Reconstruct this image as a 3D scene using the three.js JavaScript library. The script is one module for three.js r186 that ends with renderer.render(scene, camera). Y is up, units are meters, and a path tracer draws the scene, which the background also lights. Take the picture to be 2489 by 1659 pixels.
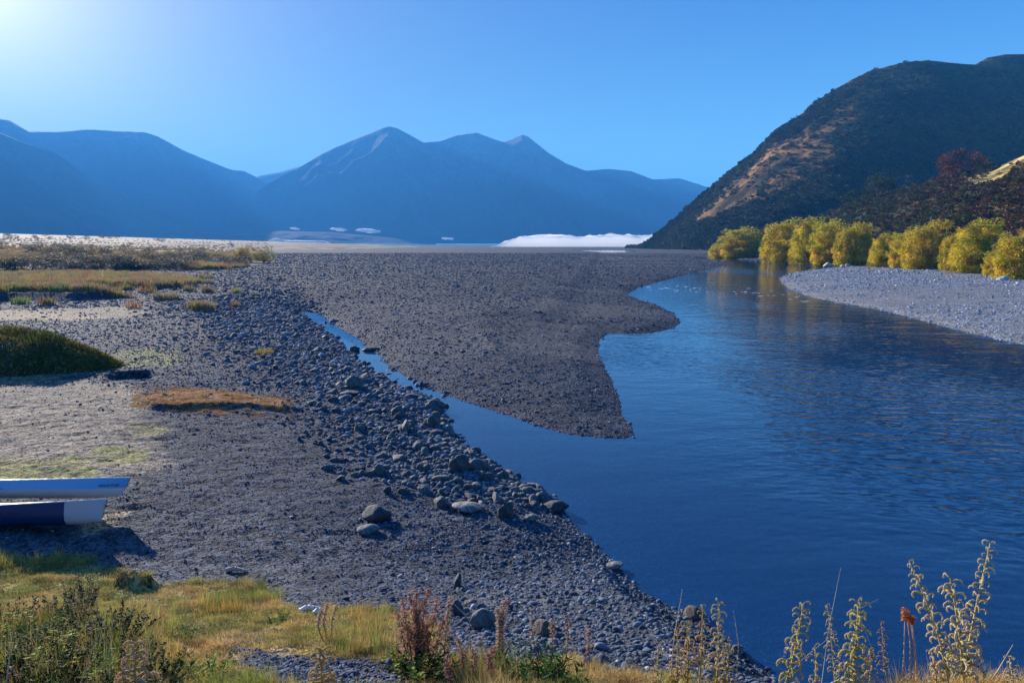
import * as THREE from 'three';
import { mergeGeometries } from 'three/addons/utils/BufferGeometryUtils.js';

// ───────────── camera, sky, sun, air, exposure ─────────────
const PITCH = 7.9 * Math.PI / 180, F = 1607, CX = 1176, CY = 784, EYE = 5;
const scene = new THREE.Scene();
const camera = new THREE.PerspectiveCamera(2 * Math.atan(784 / F) * 180 / Math.PI, 1024 / 682, 0.1, 40000);
camera.position.set(0, EYE, 0);
camera.rotation.x = -PITCH;
const renderer = new THREE.WebGLRenderer({ antialias: true });
renderer.toneMapping = THREE.LinearToneMapping;
renderer.toneMappingExposure = 3.3;
renderer.shadowMap.enabled = true;
const rad = Math.PI / 180, SUN_AZ = -37 * rad, SUN_EL = 16.8 * rad;
const sunDir = new THREE.Vector3(Math.sin(SUN_AZ) * Math.cos(SUN_EL), Math.sin(SUN_EL), -Math.cos(SUN_AZ) * Math.cos(SUN_EL));
const sun = new THREE.DirectionalLight(new THREE.Color(1, 0.92, 0.82), 5);
sun.name = 'sun';
sun.position.copy(sunDir).multiplyScalar(400);
sun.castShadow = true;
sun.shadow.mapSize.set(4096, 4096);
Object.assign(sun.shadow.camera, { left: -180, right: 180, top: 180, bottom: -180, near: 1, far: 1200 });
scene.add(sun, sun.target);
{ // clear morning sky: deep blue overhead, pale at the horizon, a broad glow round the sun
  const W = 512, H = 256, d = new Float32Array(W * H * 4);
  const zen = [0, 0.036, 0.165], hor = [0.25, 0.58, 0.58];
  for (let r = 0; r < H; r++) for (let c = 0; c < W; c++) {
    const el = ((r + 0.5) / H - 0.5) * Math.PI, az = ((c + 0.5) / W - 0.5) * 2 * Math.PI;
    const x = Math.cos(az) * Math.cos(el), y = Math.sin(el), z = Math.sin(az) * Math.cos(el);
    const ang = Math.acos(Math.min(1, Math.max(-1, x * sunDir.x + y * sunDir.y + z * sunDir.z))) / rad;
    const k = Math.exp(-Math.max(0, el) / 0.112), g1 = Math.exp(-ang / 6), g2 = Math.exp(-ang / 19);
    for (let i = 0; i < 3; i++) d[(r * W + c) * 4 + i] = zen[i] + (hor[i] - zen[i]) * k + g1 * [0.42, 0.36, 0.34][i] + g2 * [0.17, 0.17, 0.16][i];
    d[(r * W + c) * 4 + 3] = 1;
  }
  const t = new THREE.DataTexture(d, W, H, THREE.RGBAFormat, THREE.FloatType);
  t.mapping = THREE.EquirectangularReflectionMapping;
  t.magFilter = THREE.LinearFilter;
  t.needsUpdate = true;
  scene.background = t;
  scene.environment = t;
}
scene.fog = new THREE.FogExp2(new THREE.Color(0.085, 0.4, 1), 0.000205);

// ───────────── helpers ─────────────
function rng(seed) { let a = seed >>> 0; return () => { a = (a + 0x6d2b79f5) | 0; let t = Math.imul(a ^ (a >>> 15), 1 | a); t = (t + Math.imul(t ^ (t >>> 7), 61 | t)) ^ t; return ((t ^ (t >>> 14)) >>> 0) / 4294967296; }; }
const hash = (x, y) => { let h = Math.imul(x, 374761393) ^ Math.imul(y, 668265263); h = Math.imul(h ^ (h >>> 13), 1274126177); return ((h ^ (h >>> 16)) >>> 0) / 4294967296; };
function noise(x, y) {
  const ix = Math.floor(x), iy = Math.floor(y); let u = x - ix, v = y - iy;
  u = u * u * (3 - 2 * u); v = v * v * (3 - 2 * v);
  const a = hash(ix, iy), b = hash(ix + 1, iy), c = hash(ix, iy + 1), d = hash(ix + 1, iy + 1);
  return (a + (b - a) * u + (c - a) * v + (a - b - c + d) * u * v) * 2 - 1;
}
const fbm = (x, y, o = 4) => { let s = 0, a = 0.5; for (let i = 0; i < o; i++) { s += a * noise(x + i * 17.3, y - i * 9.1); x *= 2.03; y *= 2.03; a *= 0.5; } return s; };
const ridged = (x, y, o = 4) => { let s = 0, a = 0.5; for (let i = 0; i < o; i++) { s += a * (1 - 2 * Math.abs(noise(x + i * 31.7, y + i * 11.9))); x *= 2.05; y *= 2.05; a *= 0.5; } return s; };
const sm = (a, b, x) => { const t = Math.min(1, Math.max(0, (x - a) / (b - a))); return t * t * (3 - 2 * t); };
const mix = (a, b, t) => a + (b - a) * t;
const mix3 = (a, b, t) => [mix(a[0], b[0], t), mix(a[1], b[1], t), mix(a[2], b[2], t)];
// a line of sight of the survey photograph, in world axes
function ray(px, py) { const u = (px - CX) / F, v = (CY - py) / F; return [u, v * Math.cos(PITCH) - Math.sin(PITCH), -(Math.cos(PITCH) + v * Math.sin(PITCH))]; }
const onPlane = (px, py, Y = 0) => { const d = ray(px, py), t = (Y - EYE) / d[1]; return [d[0] * t, d[2] * t]; };
function poly(pts) { // closed polygon in x,z: signed distance, positive inside
  const n = pts.length, X = pts.map((p) => p[0]), Z = pts.map((p) => p[1]);
  return (x, z, reach = Infinity) => {
    let best = Infinity, inside = false;
    for (let i = 0, j = n - 1; i < n; j = i++) {
      const ax = X[j], az = Z[j], ex = X[i] - ax, ez = Z[i] - az, wx = x - ax, wz = z - az;
      const t = Math.min(1, Math.max(0, (wx * ex + wz * ez) / (ex * ex + ez * ez + 1e-12))), dx = wx - ex * t, dz = wz - ez * t;
      best = Math.min(best, dx * dx + dz * dz);
      if ((Z[i] > z) !== (az > z) && x < (ex) * (z - az) / (ez) + ax) inside = !inside;
    }
    return (inside ? 1 : -1) * Math.sqrt(best);
  };
}
const P2 = (list, Y = 0) => list.map(([a, b]) => onPlane(a, b, Y));
const used = {};
function numbered(n) { const k = (used[n] = (used[n] ?? -1) + 1); return k ? n + '_' + String(k).padStart(3, '0') : n; }
function shade(o) { o.traverse((m) => { if (m.isMesh) { m.castShadow = true; m.receiveShadow = true; } }); return o; }
function tag(o, label, category, group, kind) { if (label) o.userData.label = label; if (category) o.userData.category = category; if (group) o.userData.group = group; if (kind) o.userData.kind = kind; return o; }
function root(name, pos, label, category, group, kind) { const g = new THREE.Group(); g.name = numbered(name); g.position.set(...pos); scene.add(g); return tag(g, label, category, group, kind); }
function part(name, geo, mat, parent, kind) { const m = new THREE.Mesh(geo, mat); m.name = name; m.castShadow = m.receiveShadow = true; parent.add(m); if (kind) m.userData.kind = kind; return m; }
function top(name, geo, mat, label, category, group, kind) { const m = part(numbered(name), geo, mat, scene); return tag(m, label, category, group, kind); }
function copyOf(o, name, label, group) { const c = o.clone(); c.name = numbered(name); c.userData = { ...o.userData }; if (label) c.userData.label = label; if (group) c.userData.group = group; scene.add(c); return c; }
class MB { // collects triangles with colours
  constructor() { this.p = []; this.c = []; this.i = []; }
  get n() { return this.p.length / 3; }
  v(x, y, z, c) { this.p.push(x, y, z); this.c.push(c[0], c[1], c[2]); return this.p.length / 3 - 1; }
  tri(a, b, c) { this.i.push(a, b, c); }
  geo(flat) {
    let g = new THREE.BufferGeometry();
    g.setAttribute('position', new THREE.Float32BufferAttribute(this.p, 3));
    g.setAttribute('color', new THREE.Float32BufferAttribute(this.c, 3));
    g.setIndex(this.i);
    if (flat) g = g.toNonIndexed();
    g.computeVertexNormals();
    return g;
  }
}
const V = (x, y, z) => new THREE.Vector3(x, y, z);
// a pointed leaf or blade from p along direction d, width w across side s
function leaf(mb, p, d, s, len, w, c, fold = 0) {
  const n = V().crossVectors(d, s).multiplyScalar(fold * w);
  const a = mb.v(p.x, p.y, p.z, c), m = 0.42 * len;
  const b = mb.v(p.x + d.x * m + s.x * w + n.x, p.y + d.y * m + s.y * w + n.y, p.z + d.z * m + s.z * w + n.z, c);
  const e = mb.v(p.x + d.x * len, p.y + d.y * len, p.z + d.z * len, c);
  const f = mb.v(p.x + d.x * m - s.x * w + n.x, p.y + d.y * m - s.y * w + n.y, p.z + d.z * m - s.z * w + n.z, c);
  mb.tri(a, b, e); mb.tri(a, e, f);
}
// a bent, tapering grass blade
function blade(mb, x, y, z, az, len, lean, w, c) {
  const dx = Math.cos(az), dz = Math.sin(az), sx = -dz, sz = dx; let prev = null, px = x, py = y, pz = z, th = lean * 0.35;
  for (let k = 0; k <= 3; k++) {
    const ww = w * (1 - k / 3.2);
    const a = mb.v(px + sx * ww, py, pz + sz * ww, c), b = mb.v(px - sx * ww, py, pz - sz * ww, c);
    if (prev) { mb.tri(prev[0], prev[1], a); mb.tri(prev[1], b, a); }
    prev = [a, b];
    px += dx * Math.sin(th) * len / 3; pz += dz * Math.sin(th) * len / 3; py += Math.cos(th) * len / 3; th += lean * 0.45;
  }
}
function stick(mb, a, b, r0, r1, c, n = 5) { // tapered rod
  const d = V().subVectors(b, a).normalize(), s = V().crossVectors(d, Math.abs(d.y) < 0.9 ? V(0, 1, 0) : V(1, 0, 0)).normalize(), t = V().crossVectors(d, s), base = mb.n;
  for (const [p, r] of [[a, r0], [b, r1]]) for (let i = 0; i < n; i++) { const q = i / n * 2 * Math.PI, cc = Math.cos(q) * r, ss = Math.sin(q) * r; mb.v(p.x + s.x * cc + t.x * ss, p.y + s.y * cc + t.y * ss, p.z + s.z * cc + t.z * ss, c); }
  for (let i = 0; i < n; i++) { const j = (i + 1) % n; mb.tri(base + i, base + j, base + n + i); mb.tri(base + j, base + n + j, base + n + i); }
}
const rod = (mb, pts, r0, r1, c, n = 5) => { for (let i = 0; i < pts.length - 1; i++) stick(mb, pts[i], pts[i + 1], mix(r0, r1, i / (pts.length - 1)), mix(r0, r1, (i + 1) / (pts.length - 1)), c, n); };
function canvasMap(w, h, draw, srgb = true, rep = true) { const c = document.createElement('canvas'); c.width = w; c.height = h; draw(c.getContext('2d'), w, h); const t = new THREE.CanvasTexture(c); if (srgb) t.colorSpace = THREE.SRGBColorSpace; if (rep) t.wrapS = t.wrapT = THREE.RepeatWrapping; return t; }
function dataMap(n, f, srgb) { const d = new Uint8Array(n * n * 4); for (let y = 0; y < n; y++) for (let x = 0; x < n; x++) { const v = f(x / n, y / n), o = (y * n + x) * 4; const a = Array.isArray(v) ? v : [v, v, v]; for (let i = 0; i < 3; i++) d[o + i] = Math.max(0, Math.min(255, a[i] * 255)); d[o + 3] = 255; } const t = new THREE.DataTexture(d, n, n); t.wrapS = t.wrapT = THREE.RepeatWrapping; t.magFilter = THREE.LinearFilter; if (srgb) t.colorSpace = THREE.SRGBColorSpace; t.needsUpdate = true; return t; }
// tiling noise of period 1
function tnoise(u, v, f) { const n = (x, y) => hash(((x % f) + f) % f + f * 131, ((y % f) + f) % f); const x = u * f, y = v * f, ix = Math.floor(x), iy = Math.floor(y); let a = x - ix, b = y - iy; a = a * a * (3 - 2 * a); b = b * b * (3 - 2 * b); return mix(mix(n(ix, iy), n(ix + 1, iy), a), mix(n(ix, iy + 1), n(ix + 1, iy + 1), a), b); }

// ───────────── the lie of the land ─────────────
const leftShore = [[1800, 1570], [1740, 1520], [1690, 1480], [1640, 1440], [1590, 1415], [1520, 1382], [1465, 1345], [1430, 1312], [1390, 1272], [1350, 1232], [1308, 1192], [1285, 1168], [1245, 1140], [1200, 1112], [1165, 1088], [1120, 1062], [1065, 1022], [1028, 985], [1018, 955], [1005, 925], [962, 905], [925, 890], [880, 866], [846, 845], [815, 822], [790, 800], [768, 778], [738, 752], [705, 732], [684, 716]];
const islandLeft = [[690, 711], [730, 717], [752, 735], [785, 757], [822, 776], [838, 795], [872, 818], [892, 845], [935, 865], [980, 890], [1040, 913], [1100, 934], [1170, 957], [1240, 980], [1310, 997], [1395, 1008], [1440, 1008], [1464, 998]];
const islandRight = [[1450, 975], [1428, 955], [1430, 925], [1414, 890], [1400, 862], [1384, 830], [1372, 800], [1380, 780], [1400, 764], [1450, 766], [1500, 763], [1545, 755], [1564, 741], [1548, 720], [1508, 700], [1462, 686], [1442, 677], [1466, 660], [1520, 645], [1590, 627], [1650, 614], [1688, 605], [1640, 597], [1585, 592]];
const farBank = [[1640, 590], [1700, 596], [1770, 602], [1840, 608], [1880, 612], [1908, 615]];
const barShore = [[1880, 619], [1840, 623], [1805, 632], [1790, 641], [1810, 662], [1850, 679], [1900, 690], [1960, 701], [2020, 712], [2080, 726], [2150, 745], [2230, 765], [2300, 781], [2360, 792], [2500, 825]];
const landPts = [[60, 60], [30, 4], [14, -3.2], [8, -5.2], ...P2([...leftShore, ...islandLeft, ...islandRight, ...farBank, ...barShore]), [52, -14], [110, 60], [9000, 60], [9000, -12000], [-9000, -12000], [-9000, 60]];
const landD = poly(landPts);
const terraceD = poly([...P2([[-300, 632], [0, 628], [300, 624], [520, 622], [590, 611], [625, 601], [605, 589], [572, 580], [560, 575], [700, 573.5], [850, 571.5], [930, 569], [1000, 567.5]], 0.8), [-900, -4000], [-2500, -12000], [-9000, -12000], [-9000, -70]]);
const poolD = poly(P2([[1335, 575], [1370, 573.6], [1440, 574.2], [1460, 576.5], [1450, 580], [1405, 581.5], [1350, 579]]));
const strips = [ // grass mats standing a little proud of the gravel: outline, rise, width of the edge
  [poly(P2([[330, 914], [390, 905], [470, 893], [560, 887], [655, 888], [664, 899], [648, 908], [600, 906], [540, 909], [470, 915], [400, 921], [340, 924]], 0.95)), 0.1, 0.16],
  [poly(P2([[-200, 640], [0, 636], [200, 632], [330, 640], [430, 642], [455, 656], [400, 668], [250, 664], [100, 662], [-200, 672]], 0.9)), 0.25, 0.5],
  [poly(P2([[-200, 684], [0, 680], [130, 676], [230, 676], [250, 684], [190, 690], [60, 690], [-200, 696]], 0.9)), 0.5, 0.3],
  [poly(P2([[258, 1312], [280, 1300], [330, 1300], [356, 1310], [350, 1326], [300, 1330]], 1.0)), 0.2, 0.06],
];
const hollows = [[poly(P2([[238, 858], [262, 846], [345, 842], [362, 850], [340, 862], [262, 868]], 0.95)), 0.32, 0.35]];
const moundC = (() => { const [x, z] = onPlane(40, 838, 0.95); return [x, z]; })();
function bank(x, s) { // the raised bank the viewer stands on; s = metres ahead
  const left = s > 4.46 ? 2.0 - 0.34 * (s - 4.46) : Math.min(3.35, 2.0 + 0.33 * (4.46 - s));
  const right = s > 3.75 ? 2.4 - 0.8 * (s - 3.75) : 2.4 + 0.2 * (3.75 - s);
  return mix(left, right, sm(1.3, 2.5, x));
}
function height(x, z, fine = true) {
  const far = Math.hypot(x, z);
  const d0 = landD(x, z), wob = far < 400 ? (0.11 * fbm(x * 0.9, z * 0.9, 3) + 0.07 * fbm(x * 3.1, z * 3.1, 2)) * sm(0, 3, 12 - Math.abs(d0)) * sm(3, 14, far) : 0, d = d0 + wob;
  let h;
  if (d < 0) { h = -Math.min(1.5, 0.28 * -d + 0.02 * d * d); h += 0.06 * fbm(x * 2, z * 2, 3); h = Math.min(h, -0.02 + 0.1 * d); }
  else {
    h = 0.09 * Math.min(d, 1.2) + 0.5 * (1 - Math.exp(-d / 5));
    const left = sm(-1, -4, x + z * 0.13); // the left beach stands higher than the bars
    h += 0.34 * sm(2, 9, d) * left;
    const T = far > 60 ? terraceD(x, z) : -50;
    if (T > 0) h += 0.8 * sm(0, 16, T) + Math.min(24, 0.031 * T);
    if (far > 90) h += 0.12 * fbm(x * 0.02, z * 0.02, 3);
    const right = sm(0, 60, x - 40 - 0.1 * -z); if (far > 60 && far < 1500) h += right * 0.5 * sm(5, 30, d);
    if (far > 250 && far < 900) { const p = poolD(x, z); if (p > -12) h = mix(h, -0.15, sm(-8, 1, p)); }
    if (far < 30) {
      const b = bank(x, -z);
      if (b > h - 0.3) { const k = 0.3, q = Math.max(0, k - Math.abs(b - h)) / k; h = Math.max(b, h) + q * q * k * 0.25; }
    }
    for (const [f, r, e] of strips) { const D = f(x, z) + 0.12 * e * noise(x * 4, z * 4); if (D > -e) h += r * sm(-e * 0.3, e, D); }
    for (const [f, r, e] of hollows) { const D = f(x, z); if (D > -e) h -= r * sm(-0.05, e, D); }
    const mx = (x - moundC[0] + 2) / 5.2, mz = (z - moundC[1]) / 2.0, m = mx * mx + mz * mz; if (m < 1) h += 0.9 * (1 - m * m);
    if (fine && far < 120) {
      const k = Math.min(1, d / 0.8) * (1 - sm(60, 120, far));
      h += k * (0.05 * fbm(x * 0.8, z * 0.8, 3) + 0.035 * fbm(x * 4.2 + 7, z * 4.2, 3));
      if (far < 24) h += k * 0.022 * ridged(x * 6.5, z * 8.5, 2) * sm(2.5, -1, x);
    }
  }
  return h;
}
// the spot of ground seen along a line of sight
function G(px, py) {
  const d = ray(px, py); let t0 = 1.2, t = 1.2;
  for (let i = 0; i < 900; i++) { t0 = t; t *= 1.018; if (EYE + d[1] * t < height(d[0] * t, d[2] * t)) break; }
  for (let i = 0; i < 22; i++) { const m = (t0 + t) / 2; if (EYE + d[1] * m < height(d[0] * m, d[2] * m)) t = m; else t0 = m; }
  return V(d[0] * t, EYE + d[1] * t, d[2] * t);
}
const depthOf = (p) => -p.z * Math.cos(PITCH) + (EYE - p.y) * Math.sin(PITCH);
const mpp = (p) => depthOf(p) / F; // metres per survey pixel at p

// ───────────── ground sheet ─────────────
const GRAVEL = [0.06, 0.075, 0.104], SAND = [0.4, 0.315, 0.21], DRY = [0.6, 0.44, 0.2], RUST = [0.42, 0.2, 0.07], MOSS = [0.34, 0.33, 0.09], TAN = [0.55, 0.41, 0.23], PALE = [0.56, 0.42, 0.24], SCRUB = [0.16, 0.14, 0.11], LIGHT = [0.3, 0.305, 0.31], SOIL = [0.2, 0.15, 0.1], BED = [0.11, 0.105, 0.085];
const W2 = (l, Y = 0.95) => poly(P2(l, Y));
const zones = [ // outline, colour, softness in m, how much of it covers
  [W2([[-300, 850], [0, 868], [160, 862], [300, 880], [360, 930], [390, 970], [380, 1030], [300, 1070], [250, 1110], [-300, 1140]]), SAND, 0.6, 0.85],
  [W2([[-300, 700], [0, 712], [200, 706], [330, 700], [345, 716], [300, 726], [230, 730], [-300, 740]]), SAND, 0.5, 0.8],
  [W2([[-300, 1060], [60, 1052], [170, 1045], [225, 1100], [150, 1120], [-300, 1130]]), MOSS, 0.3, 0.9],
  [W2([[200, 1040], [240, 1018], [330, 1008], [350, 1022], [300, 1038], [240, 1052]]), MOSS, 0.2, 0.85],
  [W2([[280, 966], [330, 956], [390, 960], [375, 978], [310, 985]]), MOSS, 0.2, 0.8],
  [W2([[-300, 850], [0, 850], [180, 838], [280, 800], [400, 788], [430, 812], [360, 832], [210, 852], [100, 868], [-300, 876]]), MOSS, 0.4, 0.85],
  [W2([[-300, 716], [0, 714], [150, 716], [230, 728], [160, 734], [-300, 738]]), TAN, 0.5, 0.8],
  [W2([[300, 922], [350, 892], [420, 876], [540, 878], [600, 882], [664, 890], [650, 906], [540, 908], [420, 922]]), RUST, 0.15, 0.95],
  [W2([[-300, 638], [200, 632], [440, 642], [458, 656], [400, 664], [-300, 668]], 0.9), DRY, 0.6, 0.95],
  [W2([[-300, 679], [230, 677], [250, 685], [-300, 692]], 0.9), TAN, 0.5, 0.9],
  [W2([[140, 1165], [200, 1150], [290, 1152], [240, 1215], [200, 1210], [130, 1215]], 0.95), DRY, 0.2, 0.6],
];
function cover(x, z, h) { // colour of the ground and how much is grass
  const far = Math.hypot(x, z), n1 = fbm(x * 0.7, z * 0.7, 4), n2 = fbm(x * 5, z * 5, 3);
  const d = landD(x, z);
  if (d < -0.05 && h < 0) return [mix3(BED, [0.15, 0.14, 0.11], 0.5 + n1), 0];
  const silt = sm(0.02, 0.3, fbm(x * 0.06 + 5, z * 0.16, 4) + 0.25 * n1); let c = mix3(GRAVEL, [0.125, 0.13, 0.14], 0.6 * silt).map((v) => v * (1 + 0.3 * n1 + 0.35 * n2)), grass = 0;
  const onBar = sm(6, 22, x + z * 0.16) * (far < 500 ? 1 : 0) * (landBar(x, z) ? 1 : 0);
  if (onBar) c = mix3(c, LIGHT.map((v) => v * (1 + 0.25 * n1 + 0.3 * n2)), 1);
  if (x < 2) for (const [f, col, soft, amt] of zones) { const D = f(x, z) + soft * (1.6 * n1 + 0.9 * n2); if (D > -soft) { const k = amt * sm(-soft * 0.6, soft * 0.6, D) * (0.75 + 0.5 * n2); c = mix3(c, col.map((v) => v * (1 + 0.25 * n2)), Math.min(1, Math.max(0, k))); } }
  if (far > 60) {
    const T = terraceD(x, z);
    if (T > -4) {
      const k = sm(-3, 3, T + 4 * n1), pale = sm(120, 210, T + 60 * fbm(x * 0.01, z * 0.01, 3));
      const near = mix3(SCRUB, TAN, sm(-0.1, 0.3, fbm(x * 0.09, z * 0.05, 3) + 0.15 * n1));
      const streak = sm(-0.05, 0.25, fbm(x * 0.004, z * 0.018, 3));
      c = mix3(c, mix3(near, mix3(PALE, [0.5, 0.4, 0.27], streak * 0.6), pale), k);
      grass = k;
    } else if (far > 150) c = mix3(c, [0.1, 0.085, 0.065], 0.5 * sm(0.12, 0.3, fbm(x * 0.006, z * 0.03, 3)));
  }
  if (far < 16) { // turf of the near bank
    const g = turf(x, z); grass = g;
    if (g > 0) c = mix3(c, mix3(mix3(SOIL, MOSS, sm(-0.3, 0.2, n1)), DRY, sm(-0.1, 0.4, fbm(x * 1.7 + 4, z * 1.7, 3))).map((v) => v * 0.75), g);
  }
  return [c, grass];
}
const barIn = poly([...P2([[1860, 621], ...barShore.slice(1)]), [52, -14], [200, -40], ...P2([[2700, 640], [2290, 636], [2100, 619], [1960, 614]])]);
function landBar(x, z) { return barIn(x, z) > -1; }
// turf outline on the near bank (left to right)
const turfD = poly([...[[-400, 1262], [0, 1262], [110, 1275], [200, 1290], [255, 1306], [350, 1345], [385, 1352], [420, 1332], [500, 1330], [600, 1345], [660, 1380], [690, 1410], [760, 1402], [900, 1400], [1000, 1440], [1040, 1500], [1130, 1530], [1300, 1525], [1400, 1555], [1500, 1545], [1600, 1545]].map(([a, b]) => { const p = G(a, b); return [p.x, p.z]; }), [1.7, -4.3], [2.6, -4.1], [6, -4.0], [9, -3.2], [9, 4], [-14, 4]]);
const barePatch = (() => { const a = [[480, 1500], [540, 1475], [640, 1490], [760, 1500], [900, 1520], [960, 1545], [900, 1590], [700, 1590], [560, 1560]].map(([a, b]) => { const p = G(a, b); return [p.x, p.z]; }); return poly(a); })();
function turf(x, z) { const n = fbm(x * 1.9, z * 1.9, 3), e = fbm(x * 6, z * 6, 2); const a = sm(-0.12, 0.15, turfD(x, z) + 0.35 * n + 0.15 * e), b = sm(-0.05, 0.15, barePatch(x, z) + 0.25 * n); return a * (1 - b); }

const gravelTex = dataMap(1024, (u, v) => { const a = tnoise(u, v, 24), b = tnoise(u + 0.3, v, 70), c = tnoise(u, v + 0.7, 190); const s = 0.5 + 0.28 * (a - 0.5) + 0.5 * (b - 0.5) + 0.5 * (c - 0.5); return [s * 1.02, s, s * 0.99].map((k) => Math.pow(Math.min(1, Math.max(0.05, k + 0.28)), 1.15)); }, true);
const gravelBump = dataMap(1024, (u, v) => 0.35 * tnoise(u, v, 24) + 0.4 * tnoise(u + 0.3, v, 70) + 0.25 * tnoise(u, v + 0.7, 190));
gravelTex.repeat.set(1 / 2.6, 1 / 2.6); gravelBump.repeat.set(1 / 2.6, 1 / 2.6);
const groundMat = new THREE.MeshPhysicalMaterial({ name: 'ground', specularIntensity: 0.2, vertexColors: true, map: gravelTex, bumpMap: gravelBump, bumpScale: 0.035, roughness: 0.95 });
const ground = (() => {
  const axis = (lo, hi, fine0, fine1, step, grow) => { const a = []; for (let x = fine0; x <= fine1 + 1e-6; x += step) a.push(x); let s = step; let x = fine0; const left = []; while (x > lo) { s *= grow; x -= s; left.push(Math.max(lo, x)); } s = step; x = fine1; while (x < hi) { s *= grow; x += s; a.push(Math.min(hi, x)); } return [...left.reverse(), ...a]; };
  const X = axis(-6500, 6500, -11, 9, 0.08, 1.034), Z = axis(-9000, 6, -22, 0, 0.08, 1.022);
  const nx = X.length, nz = Z.length, pos = new Float32Array(nx * nz * 3), col = new Float32Array(nx * nz * 3), uv = new Float32Array(nx * nz * 2), idx = [];
  for (let j = 0, o = 0; j < nz; j++) for (let i = 0; i < nx; i++, o++) {
    const h = height(X[i], Z[j]); pos.set([X[i], h, Z[j]], o * 3);
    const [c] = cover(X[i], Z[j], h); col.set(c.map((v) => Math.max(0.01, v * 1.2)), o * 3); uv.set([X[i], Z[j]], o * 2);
  }
  for (let j = 0; j < nz - 1; j++) for (let i = 0; i < nx - 1; i++) { const a = j * nx + i, b = a + nx; idx.push(a, b, a + 1, b, b + 1, a + 1); }
  const g = new THREE.BufferGeometry();
  g.setAttribute('position', new THREE.BufferAttribute(pos, 3)); g.setAttribute('color', new THREE.BufferAttribute(col, 3)); g.setAttribute('uv', new THREE.BufferAttribute(uv, 2)); g.setIndex(idx); g.computeVertexNormals();
  console.log('ground', nx, nz);
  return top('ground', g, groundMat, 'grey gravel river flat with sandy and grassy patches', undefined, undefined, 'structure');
})();

// ───────────── river ─────────────
{
  const n = 2048, S = 64, hgt = new Float32Array(n * n);
  const flow = (u, v) => { // streaky ripples along the current, calmer and rougher patches
    const x = u * S - 20, z = v * S, wx = x + 1.5 * fbm(x * 0.12, z * 0.12, 2), wz = z + 1.5 * fbm(x * 0.12 + 9, z * 0.12, 2);
    const calm = 0.2 + 1.0 * sm(-1.5, 9, x + 0.12 * (z - 18)), rough = sm(-0.08, 0.4, fbm(x * 0.07 + 3, z * 0.05, 3));
    return 0.5 + calm * (0.11 * fbm(wx * 0.5, wz * 1.0, 2) + (0.03 + 0.2 * rough) * fbm(wx * 1.5, wz * 3.4, 3) + (0.035 + 0.06 * rough) * fbm(wx * 4, wz * 8.5, 2));
  };
  const bump = dataMap(n, (u, v) => flow(u, v));
  bump.wrapS = bump.wrapT = THREE.MirroredRepeatWrapping; bump.repeat.set(1 / S, 1 / S); bump.offset.set(20 / S, 0);
  const mat = new THREE.MeshPhysicalMaterial({ name: 'river_water', color: new THREE.Color(0.045, 0.24, 0.66), roughness: 0.03, transmission: 0.88, thickness: 1.5, ior: 1.42, attenuationColor: new THREE.Color(0.07, 0.3, 0.55), attenuationDistance: 1.1, bumpMap: bump, bumpScale: 0.11 });
  const g = new THREE.BoxGeometry(420, 4, 960); g.translate(150, -2, -470); // its shores and bed are the ground sheet
  const p = g.attributes.position, uv = g.attributes.uv; for (let i = 0; i < p.count; i++) uv.setXY(i, p.getX(i), -p.getZ(i));
  top('water', g, mat, 'clear blue braided river flowing round the gravel bar', undefined, undefined, 'structure');
}

// ───────────── mountains and hills ─────────────
function slope(name, rows, opt) { // rows: [px, skyline py, distance of the ridge, distance of the foot, height of the foot]
  const { nu = 200, nv = 60, amp = 0.16, freq = 0.0016, profile = 1.25, color, rough = 0.012, back = 0.35, seed = 0 } = opt;
  const at = (u) => { let i = 0; while (i < rows.length - 2 && rows[i + 1][0] < u) i++; const a = rows[i], b = rows[i + 1], t = Math.min(1, Math.max(0, (u - a[0]) / (b[0] - a[0]))); return a.map((v, k) => mix(v, b[k], t)); };
  const u0 = rows[0][0], u1 = rows[rows.length - 1][0];
  const point = (fu, v) => {
    const u = mix(u0, u1, fu), [, py, dR, dF, hF] = at(u), d = ray(u, py), hl = Math.hypot(d[0], d[2]), bx = d[0] / hl, bz = d[2] / hl, H = EYE + d[1] / hl * dR;
    const w = Math.min(v, 1), D = v <= 1 ? mix(dF, dR, w) : dR + (v - 1) * (dR - dF + 60), x = bx * D, z = bz * D;
    let y = mix(hF, H, Math.pow(w, profile)); const env = Math.sin(Math.PI * Math.pow(w, 0.8));
    y += (H - hF) * amp * env * ridged(x * freq + seed, z * freq, 5);
    y += (H - hF) * rough * (0.3 + env) * fbm(x * freq * 9, z * freq * 9, 3);
    if (v > 1) y = mix(H, hF, Math.min(1, (v - 1) / back));
    return [x, y, z];
  };
  const NV = nv + 8, pos = [], col = [], uv = [], idx = [];
  for (let j = 0; j <= NV; j++) for (let i = 0; i <= nu; i++) { const v = j <= nv ? j / nv : 1 + back * (j - nv) / 8, p = point(i / nu, v); pos.push(...p); col.push(...color(p[0], p[1], p[2], i / nu, v)); uv.push(p[0], p[2]); }
  for (let j = 0; j < NV; j++) for (let i = 0; i < nu; i++) { const a = j * (nu + 1) + i, b = a + nu + 1; idx.push(a, a + 1, b, a + 1, b + 1, b); }
  const g = new THREE.BufferGeometry(); g.setAttribute('position', new THREE.Float32BufferAttribute(pos, 3)); g.setAttribute('color', new THREE.Float32BufferAttribute(col, 3)); g.setAttribute('uv', new THREE.Float32BufferAttribute(uv, 2)); g.setIndex(idx); g.computeVertexNormals();
  const m = top(name, g, opt.mat ?? mountainMat, opt.label, undefined, undefined, 'structure');
  return { mesh: m, point, at };
}
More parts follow.
